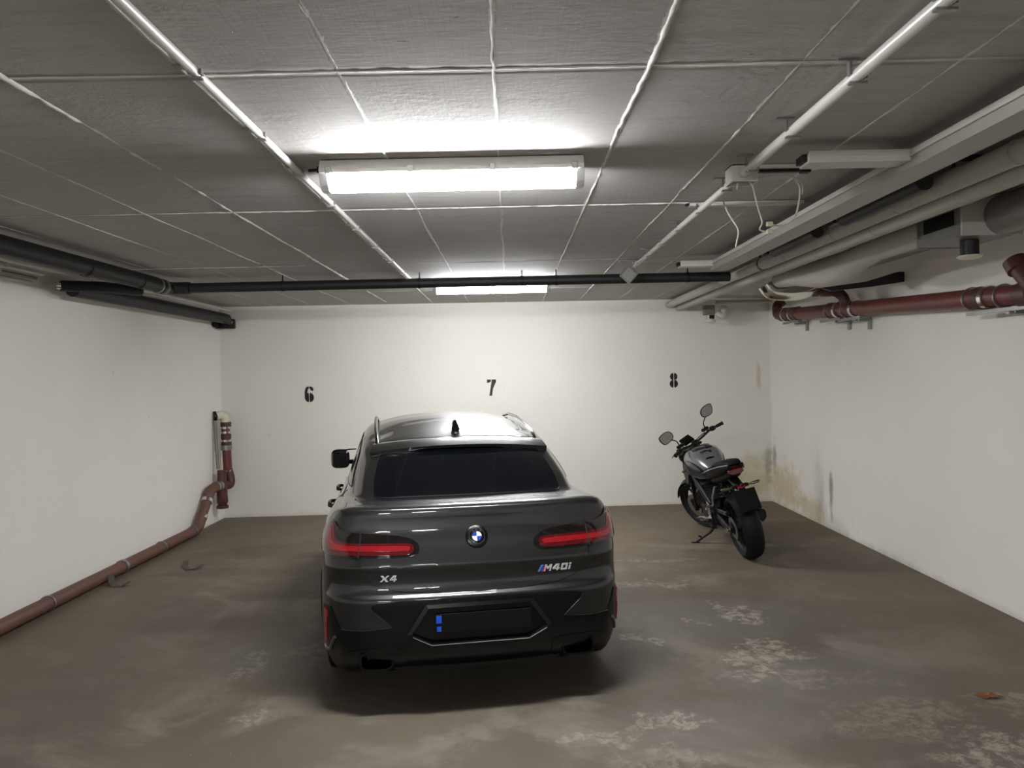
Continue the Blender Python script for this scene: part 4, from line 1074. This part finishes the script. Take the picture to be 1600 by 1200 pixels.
    mk(lambda bm: tube(bm, [(sg*.78, 3.08, 1.19), (sg*.86, 3.03, 1.20), (sg*.94, 3.0, 1.205)], [.03, .022, .03], 12), 'mirror_arm', M['gloss'], mr, True)
    mk(lambda bm: tube(bm, [(sg*.80, 2.99, 1.322), (sg*.86, 2.985, 1.322), (sg*.93, 2.98, 1.312)], [.006, .007, .008], 8), 'mirror_brow', M['gloss'], mr, True)
# wheels
def wheel(x, y, sg):
    w = mk(lambda bm: lathe(bm, [(.245, -.115), (.262, -.128), (.325, -.137), (.350, -.125), (.360, -.10), (.3605, 0), (.360, .10), (.350, .125), (.325, .137), (.262, .128), (.245, .115)], (0, 0, 0), 'x', 56, True), 'wheel_tyre', M['rubber'], car, True)
    w.location = (x, y, .36)
    def rim(bm):
        lathe(bm, [(.246, -.12), (.258, -.124), (.258, .124), (.246, .12), (.235, .10), (.235, -.10)], (0, 0, 0), 'x', 48, True)
        for k in range(5):
            for d in (-.13, .13):
                a = 2*PI*k/5+d*.5; b = 2*PI*k/5+d*1.3
                tube(bm, [(sg*.10, .05*math.cos(a), .05*math.sin(a)), (sg*.108, .14*math.cos((a+b)/2), .14*math.sin((a+b)/2)), (sg*.10, .24*math.cos(b), .24*math.sin(b))], [.02, .016, .019], 8)
        lathe(bm, [(.01, sg*.112), (.055, sg*.105), (.06, sg*.08), (.06, 0)], (0, 0, 0), 'x', 20)
    mk(rim, 'rim', M['dull'], w, True)
    mk(lambda bm: lathe(bm, [(.05, sg*.03), (.185, sg*.03), (.185, sg*.055), (.05, sg*.055)], (0, 0, 0), 'x', 36, True), 'brake_disc', M['steel'], w, True)
for sg in (-1, 1):
    wheel(sg*.80, WHEELS_Y[0], sg); wheel(sg*.795, WHEELS_Y[1], sg)
mk(lambda bm: (box(bm, (0, 2.4, .27), (1.05, 4.2, .10), bev=.02), box(bm, (0, 2.45, .27), (1.75, 1.9, .10), bev=.02)), 'underbody', M['seam'], car)
# spoiler
def spoiler(bm):
    nx, ny = 36, 8; topv, botv = [], []
    for i in range(nx+1):
        u = -1+2*i/nx; x = .60*u; a = abs(u)
        yt = .955+.05*a**3                   # trailing edge
        zt = 1.508-.038*a**2.2
        yf = 1.20+.03*a; zf = roofz(x, yf)-.004
        lipz = -.014*(1 if a > .55 else 0)*min(1, (a-.55)/.12) if a > .55 else 0
        r1, r2 = [], []
        for j in range(ny+1):
            v = j/ny; y = yt*(1-v)+yf*v
            z = zt*(1-v)+zf*v+.016*math.sin(PI*v)
            xx = x*(1.055-.05*v); r1.append(bm.verts.new((xx, y, z+.004)))
            th = (.016+(.018 if a > .42 else .0)*min(1, max(0, (a-.42)/.2)))*(1-v)**.7
            r2.append(bm.verts.new((xx, y+.012, z-th)))
        topv.append(r1); botv.append(r2)
    for i in range(nx):
        for j in range(ny):
            bm.faces.new((topv[i][j], topv[i+1][j], topv[i+1][j+1], topv[i][j+1]))
            bm.faces.new((botv[i][j], botv[i][j+1], botv[i+1][j+1], botv[i+1][j]))
        bm.faces.new((topv[i][0], botv[i][0], botv[i+1][0], topv[i+1][0]))
        bm.faces.new((topv[i][ny], topv[i+1][ny], botv[i+1][ny], botv[i][ny]))
    for r in (0, nx):
        for j in range(ny): bm.faces.new((topv[r][j], topv[r][j+1], botv[r][j+1], botv[r][j]))
spl = mk(spoiler, 'roof_spoiler', M['paint'], car, True)
for sg in (-1, 1):
    mk(lambda bm: prism(bm, [(sg*.24, 1.497), (sg*.42, 1.485), (sg*.60, 1.462), (sg*.632, 1.448), (sg*.60, 1.440), (sg*.45, 1.458), (sg*.34, 1.478)], .05, lambda a, b, c: (a, .962+.045*abs(a/.63)**3+c, b)), 'spoiler_shade', M['gloss'], spl)  # black wedges standing in for shade under the spoiler ends
mk(lambda bm: tube(bm, [(-.60*1+1.2*k/24, .0, 0) for k in range(25)] and [(x, 1.205+.03*abs(x/.6), roofz(x, 1.205+.03*abs(x/.6))-.001) for x in np.linspace(-.6, .6, 25)], .004, 6), 'spoiler_gap', M['seam'], car, True)
mk(lambda bm: loft(bm, [((0, 1.30, 1.576), .012, .012, 2, (1, 0, 0), (0, 0, 1)), ((0, 1.33, 1.595), .034, .020, 2, (1, 0, 0), (0, 0, 1)), ((0, 1.36, 1.62), .016, .045, 2, (1, 0, 0), (0, 0, 1)), ((0, 1.40, 1.625), .014, .045, 2, (1, 0, 0), (0, 0, 1)), ((0, 1.50, 1.625), .012, .02, 2, (1, 0, 0), (0, 0, 1)), ((0, 1.58, 1.628), .004, .004, 2, (1, 0, 0), (0, 0, 1))], 18), 'roof_antenna', M['gloss'], car, True)
# headlamps and grille, out of sight from behind
for sg in (-1, 1):
    sL = PS[-1]
    shell('headlamp', sym([(sL-.80, .86), (sL-.45, .84), (sL-.42, .78), (sL-.80, .77)], sg), hit_sz, .006, M['lens'], car, .03)
    shell('front_grille', sym([(sL-.30, .80), (sL-.05, .79), (sL-.05, .55), (sL-.27, .58)], sg), hit_sz, .006, M['gloss'], car, .03)
# ---------------------------------------------------------------- motorcycle (local axes: x right, y forward, z up)
M['tank'] = mat('silver grey tank paint', (118, 120, 122), .28, .6, .05, coat=.8)
M['mir'] = mat('mirror glass', (150, 150, 148), .12, 1, .03)
M['seatv'] = mat('black seat vinyl', (19, 19, 20), .55, 0, .12, bump=.3)
M['bikered'] = mat('dark red tail lens', (90, 8, 16), .15, 0, .1, coat=1)
M['matte'] = mat('matte black cover', (9, 9, 9), .6, 0, .1, spec=.15)
M['amber'] = mat('smoked indicator lens', (92, 84, 62), .25, 0, .1, coat=.5)
M['engine'] = mat('dark engine metal', (30, 30, 32), .4, .6, .2)
bike = thing('motorcycle', 'black and silver naked motorcycle leaning on its kickstand in the right corner below the 8', 'motorcycle', (2.53, 8.12, 0), 0)
BS = 1.12
bike.rotation_euler = (0, -.235, .02)
bike.scale = (BS, BS, BS)
V_ = Vector
def bwheel(name, c, R, hw, parent, front):
    prof = []
    for k in range(13):
        a = math.radians(-100+200*k/12)
        prof.append((R-hw*.72+hw*.72*math.cos(a)*1.0 if True else 0, hw*math.sin(a)))
    prof = [(R-hw*.95, -hw*.72)]+[(R-hw*.70+hw*.70*math.cos(math.radians(t)), hw*math.sin(math.radians(t))) for t in range(-80, 81, 16)]+[(R-hw*.95, hw*.72)]
    w = mk(lambda bm: lathe(bm, prof, (0, 0, 0), 'x', 56, True), name, M['rubber'], parent, True)
    w.location = c
    ri = R-hw*.92
    def rim(bm):
        lathe(bm, [(ri, -hw*.74), (ri+.006, -hw*.74), (ri+.002, 0), (ri+.006, hw*.74), (ri, hw*.74), (ri-.03, hw*.3), (ri-.03, -hw*.3)], (0, 0, 0), 'x', 44, True)
        for k in range(5):
            a = 2*PI*k/5
            for d in (-.12, .12):
                tube(bm, [(0, .04*math.cos(a), .04*math.sin(a)), (0, (ri-.02)*math.cos(a+d*1.4), (ri-.02)*math.sin(a+d*1.4))], [.018, .012], 8)
        lathe(bm, [(.02, -hw*.8), (.045, -hw*.8), (.045, hw*.8), (.02, hw*.8)], (0, 0, 0), 'x', 20)
    mk(rim, 'rim', M['dull'], w, True)
    for sx in ((-.065, .065) if front else (.085,)):
        rr = .15 if front else .11
        mk(lambda bm: lathe(bm, [(rr*.62, sx-.002), (rr, sx-.002), (rr, sx+.002), (rr*.62, sx+.002)], (0, 0, 0), 'x', 36, True), 'brake_disc', M['steel'], w, True)
    return w
R_R, R_F = .318, .30
bwheel('rear_wheel', (0, 0.0, R_R), R_R, .092, bike, False)
# front end, turned to the left about the raked steering axis
fork = bpy.data.objects.new('front_end', None); C.objects.link(fork); fork.parent = bike; fork.empty_display_size = .1
piv = V_((0, 1.13, .86)); ax = V_((0, -math.sin(math.radians(25)), math.cos(math.radians(25))))
STEER = math.radians(30)
fork.matrix_local = Matrix.Translation(piv) @ Matrix.Rotation(STEER, 4, ax) @ Matrix.Translation(-piv)
def fpart(fn, name, m, sm=True, ang=35): return mk(fn, name, m, fork, sm, ang)
FA = V_((0, 1.43, R_F))
bwheel('front_wheel', FA, R_F, .062, fork, True)
for sx in (-1, 1):
    lo = FA+V_((sx*.095, -.01, 0)); hi = lo+ax*.72
    def leg(bm):
        tube(bm, [lo-ax*.03, lo+ax*.30], .027, 14); tube(bm, [lo+ax*.28, hi], .022, 14)
        box(bm, lo+V_((0, .01, .06)), (.03, .07, .09), bev=.008)
    fpart(leg, 'fork_leg', M['engine'])
    # grips, levers, mirrors
    b0 = V_((sx*.10, 1.055, 1.04)); b1 = V_((sx*.23, 1.03, 1.068)); b2 = V_((sx*.37, .97, 1.068))
    fpart(lambda bm: tube(bm, rounded([V_((0, 1.06, 1.03)), b0, b1, b1*.4+b2*.6], .04), .0125, 12), 'handlebar', M['dull'])
    fpart(lambda bm: (tube(bm, [b1*.45+b2*.55, b1*.02+b2*.98], .0175, 14), tube(bm, [b2, b2*1.0+(b2-b1).normalized()*.012], .021, 14)), 'grip', M['rubber'])
    fpart(lambda bm: (box(bm, b1*.75+b2*.25+V_((0, .005, .0)), (.05, .055, .05), bev=.01), box(bm, b1*1.0+V_((-sx*.03, .03, .028)), (.085, .045, .035), bev=.01)), 'switchgear', M['black'], False)
    fpart(lambda bm: tube(bm, rounded([b1*.95+b2*.05+V_((0, .05, -.005)), b1*.6+b2*.4+V_((0, .085, -.015)), b2+V_((-sx*.0, .075, -.02))], .04), [.008]+[.007]*7+[.006], 8) if False else tube(bm, rounded([b1+V_((0, .05, -.005)), b1*.6+b2*.4+V_((0, .085, -.015)), b2+V_((0, .075, -.02))], .04), .007, 8), 'lever', M['steel'] if sx < 0 else M['dull'])
    s0 = b1+V_((-sx*.02, .03, .03))
    s1, s2 = s0+V_((-sx*.0, -.0, .065)), s0+V_((sx*.07, -.01, .115))
    fpart(lambda bm: tube(bm, rounded([s0, s1, s2], .03), .0065, 8), 'mirror_stem', M['black'])
    c = s2+V_((sx*.045, 0, .045)); rt = Matrix.Rotation(sx*math.radians(8), 3, 'Y')
    outl = smoothpoly([(-.085, -.03), (-.05, -.05), (.05, -.045), (.08, -.01), (.085, .035), (.06, .052), (-.04, .045), (-.085, .01)], 1)
    def mir(o_, y0, y1, k):
        def f(bm):
            lo_ = [bm.verts.new(c+rt @ V_((sx*a*k*1.12, y0, b*k*1.3))) for a, b in o_]; hi_ = [bm.verts.new(c+rt @ V_((sx*a*k*.9, y1, b*k*1.0))) for a, b in o_]
            bm.faces.new(lo_); bm.faces.new(hi_[::-1])
            for i in range(len(o_)): bm.faces.new((lo_[i], hi_[i], hi_[(i+1) % len(o_)], lo_[(i+1) % len(o_)]))
        return f
    mm = fpart(mir(outl, 0, .03, 1.0), 'mirror', M['gloss'], False)
    mk(mir(outl, -.003, 0, .88), 'mirror_glass', M['mir'], mm)
    # front indicators
    fpart(lambda bm: loft(bm, [((sx*.13, 1.22, .80), .008, .012, 2, (0, 1, 0), (0, 0, 1)), ((sx*.17, 1.215, .80), .02, .014, 2, (0, 1, 0), (0, 0, 1)), ((sx*.215, 1.205, .80), .018, .013, 2, (0, 1, 0), (0, 0, 1)), ((sx*.225, 1.20, .80), .004, .004, 2, (0, 1, 0), (0, 0, 1))], 12), 'front_indicator', M['amber'])
fpart(lambda bm: (box(bm, (0, 1.12, .99), (.22, .07, .03), bev=.01), box(bm, (0, 1.21, .80), (.22, .08, .03), bev=.01), box(bm, (0, 1.07, 1.035), (.07, .04, .05), bev=.01)), 'yoke', M['black'], False)
fpart(lambda bm: loft(bm, [((0, 1.18, .93), .055, .05, 3, (1, 0, 0), (0, 0, 1)), ((0, 1.22, .92), .085, .085, 2.6, (1, 0, 0), (0, 0, 1)), ((0, 1.30, .905), .088, .092, 2.4, (1, 0, 0), (0, 0, 1)), ((0, 1.345, .90), .075, .08, 2.2, (1, 0, 0), (0, 0, 1)), ((0, 1.355, .90), .03, .03, 2, (1, 0, 0), (0, 0, 1))], 26), 'headlight', M['gloss'])
fpart(lambda bm: box(bm, (0, 1.175, 1.075), (.15, .03, .10), Matrix.Rotation(math.radians(-48), 3, 'X'), bev=.012), 'instrument_display', M['gloss'], False)
def fender(bm):
    A_, B_ = [], []
    for k in range(13):
        a = math.radians(20+115*k/12)
        for L_, dx in ((A_, -.066), (B_, .066)): pass
        r = R_F+.022
        row = [bm.verts.new(FA+V_((x, math.cos(a)*(r-abs(x)*.35), math.sin(a)*(r-abs(x)*.35)))) for x in (-.07, -.05, 0, .05, .07)]
        A_.append(row)
    for k in range(12):
        for j in range(4): bm.faces.new((A_[k][j], A_[k][j+1], A_[k+1][j+1], A_[k+1][j]))
    bmesh.ops.solidify(bm, geom=bm.faces[:], thickness=.004)
fpart(fender, 'front_mudguard', M['gloss'])
for sx in (-1, 1): fpart(lambda bm: box(bm, FA+V_((sx*.095, -.10, .10)), (.035, .05, .10), Matrix.Rotation(math.radians(30), 3, 'X'), bev=.01), 'brake_caliper', M['engine'], False)
fpart(lambda bm: (tube(bm, rounded([(-.17, 1.05, 1.07), (-.14, 1.24, 1.0), (-.08, 1.25, .75), (-.09, 1.3, .45)], .1), .005, 6), tube(bm, rounded([(.17, 1.05, 1.07), (.13, 1.24, 1.0), (.08, 1.25, .75)], .1), .005, 6)), 'brake_hose', M['black'])
def bpart(fn, name, m, sm=True, ang=35, parent=None): return mk(fn, name, m, parent or bike, sm, ang)
X_, Y_, Z_ = (1, 0, 0), (0, 1, 0), (0, 0, 1)
# tank: silver shell with black knee panels and black vented top strip
TK = [((0, .50, .80), .070, .035, 2.6), ((0, .56, .825), .115, .065, 2.8), ((0, .66, .85), .150, .095, 2.8), ((0, .78, .872), .180, .115, 2.8), ((0, .90, .885), .195, .120, 2.7), ((0, 1.0, .88), .185, .110, 2.6), ((0, 1.07, .865), .14, .085, 2.5), ((0, 1.10, .855), .08, .05, 2.4)]
bpart(lambda bm: loft(bm, [(c, a, b, n, X_, Z_) for c, a, b, n in TK], 40), 'fuel_tank', M['tank'])
bpart(lambda bm: loft(bm, [((0, y, z), w, h, 3, X_, Z_) for y, z, w, h in ((.52, .822, .045, .026), (.60, .878, .075, .036), (.70, .915, .105, .045), (.82, .950, .125, .05), (.94, .968, .125, .05), (1.03, .950, .10, .045), (1.08, .91, .06, .03))], 20), 'tank_top_panel', M['gloss'])
for k in range(3):
    bpart(lambda bm: box(bm, (-.02, .70+.075*k, .962+.022*k), (.085, .014, .008), Matrix.Rotation(math.radians(20), 3, 'X'), bev=.002), 'tank_slat', M['chrome'], False)
for sx in (-1, 1):
    def knee(bm):
        o = smoothpoly([(.50, .74), (.60, .72), (.78, .74), (.95, .78), (.96, .88), (.82, .905), (.66, .875), (.54, .81)], 1)
        xs = lambda y: np.interp(y, [.5, .56, .66, .78, .9, 1.0], [.073, .118, .154, .184, .199, .19])
        prism(bm, o, 1.0, lambda a, b, c: (sx*(xs(a)*(1-.35*max(0, (b-.86))/.06*.2)+(.006 if c else -.05)), a, b))
    bpart(knee, 'knee_panel', M['black'], False)
    # radiator shroud wings
    bpart(lambda bm: prism(bm, [(.86, .80), (1.12, .86), (1.22, .74), (1.20, .60), (1.08, .62), (.98, .72)], .03, lambda a, b, c: (sx*(.15+c+.03*(1.1-a)), a, b)), 'side_shroud', M['dull'], False)
    bpart(lambda bm: tube(bm, rounded([(sx*.16, .98, .70), (sx*.165, 1.10, .66), (sx*.155, 1.2, .60)], .05), .007, 8), 'shroud_edge', M['chrome'])
    # frame spars
    bpart(lambda bm: loft(bm, [((sx*.06, 1.10, .80), .02, .04, 3, X_, Z_), ((sx*.14, .95, .72), .02, .045, 3, X_, Z_), ((sx*.15, .70, .60), .02, .045, 3, X_, Z_), ((sx*.13, .52, .44), .02, .05, 3, X_, Z_), ((sx*.12, .50, .30), .02, .04, 3, X_, Z_)], 14), 'frame_spar', M['dull'])
    # swingarm
    bpart(lambda bm: loft(bm, [((sx*.10, .52, .36), .016, .035, 3, X_, Z_), ((sx*.125, .30, .35), .018, .045, 3, X_, Z_), ((sx*.135, .05, .32), .016, .03, 3, X_, Z_), ((sx*.135, -.06, .318), .014, .026, 3, X_, Z_)], 14), 'swingarm', M['engine'])
    bpart(lambda bm: lathe(bm, [(.0, sx*.14), (.018, sx*.14), (.02, sx*.165), (.008, sx*.17)], (0, 0, R_R), 'x', 16), 'axle_nut', M['chrome'])
    # rider peg with heel plate, passenger peg hanger
    bpart(lambda bm: (box(bm, (sx*.17, .50, .42), (.012, .09, .17), Matrix.Rotation(math.radians(15), 3, 'X'), bev=.004),), 'heel_plate', M['chrome'], False)
    bpart(lambda bm: (tube(bm, [(sx*.17, .54, .335), (sx*.27, .53, .34)], [.014, .011], 10), tube(bm, rounded([(sx*.19, .56, .34), (sx*.20, .70, .31), (sx*.24, .70, .31)], .03), .007, 8)), 'foot_peg', M['chrome'])
    bpart(lambda bm: (loft(bm, [((sx*.12, .22, .70), .012, .02, 3, X_, Y_), ((sx*.155, .26, .60), .010, .018, 3, X_, Y_), ((sx*.165, .30, .50), .010, .016, 3, X_, Y_)], 12), tube(bm, [(sx*.165, .30, .50), (sx*.23, .29, .51)], .011, 8)), 'passenger_peg', M['steel'])
    # tail panels with silver edge, indicators
    bpart(lambda bm: loft(bm, [((sx*.105, .48, .76), .016, .035, 2.6, X_, Z_), ((sx*.125, .32, .80), .022, .042, 2.6, X_, Z_), ((sx*.115, .10, .85), .028, .046, 2.6, X_, Z_), ((sx*.085, -.10, .895), .03, .042, 2.6, X_, Z_), ((sx*.055, -.23, .93), .018, .018, 2.6, X_, Z_)], 18), 'tail_panel', M['matte'])
    bpart(lambda bm: tube(bm, rounded([(sx*.135, .54, .79), (sx*.162, .34, .835), (sx*.148, .10, .893), (sx*.115, -.08, .930), (sx*.065, -.22, .948)], .1), .0075, 8), 'tail_trim', M['tank'])
    bpart(lambda bm: loft(bm, [((sx*.05, -.20, .735), .008, .008, 2, Y_, Z_), ((sx*.10, -.21, .735), .009, .009, 2, Y_, Z_), ((sx*.125, -.215, .737), .022, .015, 2, Y_, Z_), ((sx*.175, -.22, .742), .018, .013, 2, Y_, Z_), ((sx*.188, -.22, .744), .004, .004, 2, Y_, Z_)], 12), 'rear_indicator', M['amber'])
bpart(lambda bm: loft(bm, [((0, .62, .80), .08, .03, 2.8, X_, Z_), ((0, .50, .805), .125, .035, 2.8, X_, Z_), ((0, .35, .815), .145, .040, 2.8, X_, Z_), ((0, .22, .86), .135, .045, 2.8, X_, Z_), ((0, .14, .905), .12, .038, 2.8, X_, Z_), ((0, -.05, .935), .10, .035, 2.8, X_, Z_), ((0, -.18, .95), .07, .022, 2.8, X_, Z_), ((0, -.22, .95), .03, .008, 2.8, X_, Z_)], 28), 'seat', M['matte'])
bpart(lambda bm: loft(bm, [((0, .40, .74), .10, .06, 2.6, X_, Z_), ((0, .15, .79), .10, .06, 2.6, X_, Z_), ((0, -.08, .85), .085, .055, 2.6, X_, Z_), ((0, -.19, .885), .065, .045, 2.6, X_, Z_)], 20), 'tail_unit', M['black'])
bpart(lambda bm: loft(bm, [((0, -.16, .893), .072, .030, 3, X_, Z_), ((0, -.205, .885), .074, .030, 3, X_, Z_), ((0, -.225, .878), .066, .022, 3, X_, Z_)], 20), 'tail_light', M['bikered'])
bpart(lambda bm: (loft(bm, [((0, -.02, .79), .05, .02, 3, X_, Z_), ((0, -.18, .735), .045, .018, 3, X_, Z_), ((0, -.27, .68), .035, .014, 3, X_, Z_), ((0, -.33, .60), .03, .012, 3, X_, Z_)], 14), box(bm, (0, -.20, .735), (.16, .04, .03), bev=.006)), 'plate_hanger', M['black'], False)
bpl = bpart(lambda bm: box(bm, (0, -.335, .625), (.20, .006, .20), Matrix.Rotation(math.radians(-22), 3, 'X'), bev=.004), 'number_plate', M['plate'], False); bpl['label'] = 'dark blank motorcycle number plate'
bpart(lambda bm: box(bm, (-.01, -.285, .742), (.07, .01, .022), Matrix.Rotation(math.radians(-22), 3, 'X'), bev=.003), 'rear_reflector', M['refl'], False)
bpart(lambda bm: tube(bm, [(0, -.26, .755), (0, -.29, .75)], .014, 8), 'plate_light', M['black'])
# rear hugger
def hug(bm):
    A_ = []
    for k in range(15):
        a = math.radians(28+120*k/14); r = R_R+.022
        A_.append([bm.verts.new(V_((x, math.cos(a)*(r-abs(x)*.3), R_R+math.sin(a)*(r-abs(x)*.3)))) for x in (-.11, -.09, -.05, 0, .05, .09, .11)])
    for k in range(14):
        for j in range(6): bm.faces.new((A_[k][j], A_[k][j+1], A_[k+1][j+1], A_[k+1][j]))
    bmesh.ops.solidify(bm, geom=bm.faces[:], thickness=.004)
bpart(hug, 'rear_mudguard', M['black'])
# engine, radiator, exhaust
def eng(bm):
    box(bm, (0, .72, .34), (.30, .34, .22), bev=.04, seg=3); box(bm, (0, .86, .50), (.30, .24, .20), Matrix.Rotation(math.radians(-22), 3, 'X'), bev=.025, seg=3)
    box(bm, (0, .90, .62), (.28, .22, .10), Matrix.Rotation(math.radians(-22), 3, 'X'), bev=.02)
    for k in range(5): box(bm, (0, .865, .44+.028*k), (.33, .25, .006), Matrix.Rotation(math.radians(-22), 3, 'X'))
    for sx in (-1, 1): lathe(bm, [(.0, sx*.175), (.085, sx*.172), (.095, sx*.155), (.095, sx*.13)], (0, .70, .34), 'x', 26); lathe(bm, [(.0, sx*.17), (.055, sx*.168), (.06, sx*.13)], (0, .56, .38), 'x', 22)
bpart(eng, 'engine', M['engine'])
bpart(lambda bm: (box(bm, (0, 1.08, .58), (.33, .035, .26), Matrix.Rotation(math.radians(12), 3, 'X'), bev=.008),), 'radiator', M['black'], False)
for k, x in enumerate((-.10, -.035, .035, .10)):
    bpart(lambda bm: tube(bm, rounded([(x, .98, .56), (x, 1.08, .48), (x*.9, 1.04, .24), (x*.5+.03, .80, .16), (.07, .55, .15)], .09), .019, 12), 'header_pipe', M['engine'])
bpart(lambda bm: (tube(bm, rounded([(.06, .62, .15), (.10, .45, .16), (.15, .30, .22)], .08), .028, 14), loft(bm, [((.165, .34, .26), .05, .05, 2.6, X_, Z_), ((.175, .20, .31), .058, .07, 2.6, X_, Z_), ((.18, .02, .37), .055, .068, 2.6, X_, Z_), ((.182, -.03, .385), .045, .052, 2.6, X_, Z_)], 20)), 'exhaust_silencer', M['dull'])
# chain, sprocket, shock
bpart(lambda bm: lathe(bm, [(.06, -.100), (.108, -.100), (.108, -.106), (.06, -.106)], (0, 0, R_R), 'x', 40, True), 'sprocket', M['steel'])
bpart(lambda bm: (tube(bm, [(-.103, 0, R_R+.108), (-.103, .54, .40)], .007, 8), tube(bm, [(-.103, 0, R_R-.108), (-.103, .54, .33)], .007, 8)), 'chain', M['engine'])
bpart(lambda bm: box(bm, (-.118, .20, .45), (.035, .36, .05), Matrix.Rotation(math.radians(-4), 3, 'X'), bev=.012), 'chain_guard', M['gloss'], False)
def shock(bm):
    tube(bm, [(0, .42, .34), (0, .50, .68)], .018, 12)
    P = [(.035*math.cos(t*.7), .43+.07*t/60+.035*math.sin(t*.7)*.9, .40+.24*t/60) for t in range(61)]; tube(bm, P, .006, 6)
bpart(shock, 'shock_absorber', M['dull'])
bpart(lambda bm: (box(bm, (-.14, .62, .22), (.05, .06, .05), bev=.008), tube(bm, rounded([(-.13, .62, .23), (-.17, .64, .17), (-.25, .67, .135), (-.335, .69, .096)], .05), .016, 10), box(bm, (-.345, .69, .088), (.08, .04, .010), Matrix.Rotation(.235, 3, 'Y')), tube(bm, [(-.27, .68, .125), (-.31, .64, .16)], .008, 8)), 'kickstand', M['dull'], False)
bpart(lambda bm: (tube(bm, rounded([(-.17, .78, .30), (-.21, .86, .29), (-.25, .86, .29)], .03), .007, 8), tube(bm, [(-.175, .56, .33), (-.175, .78, .30)], .005, 6)), 'gear_lever', M['chrome'])
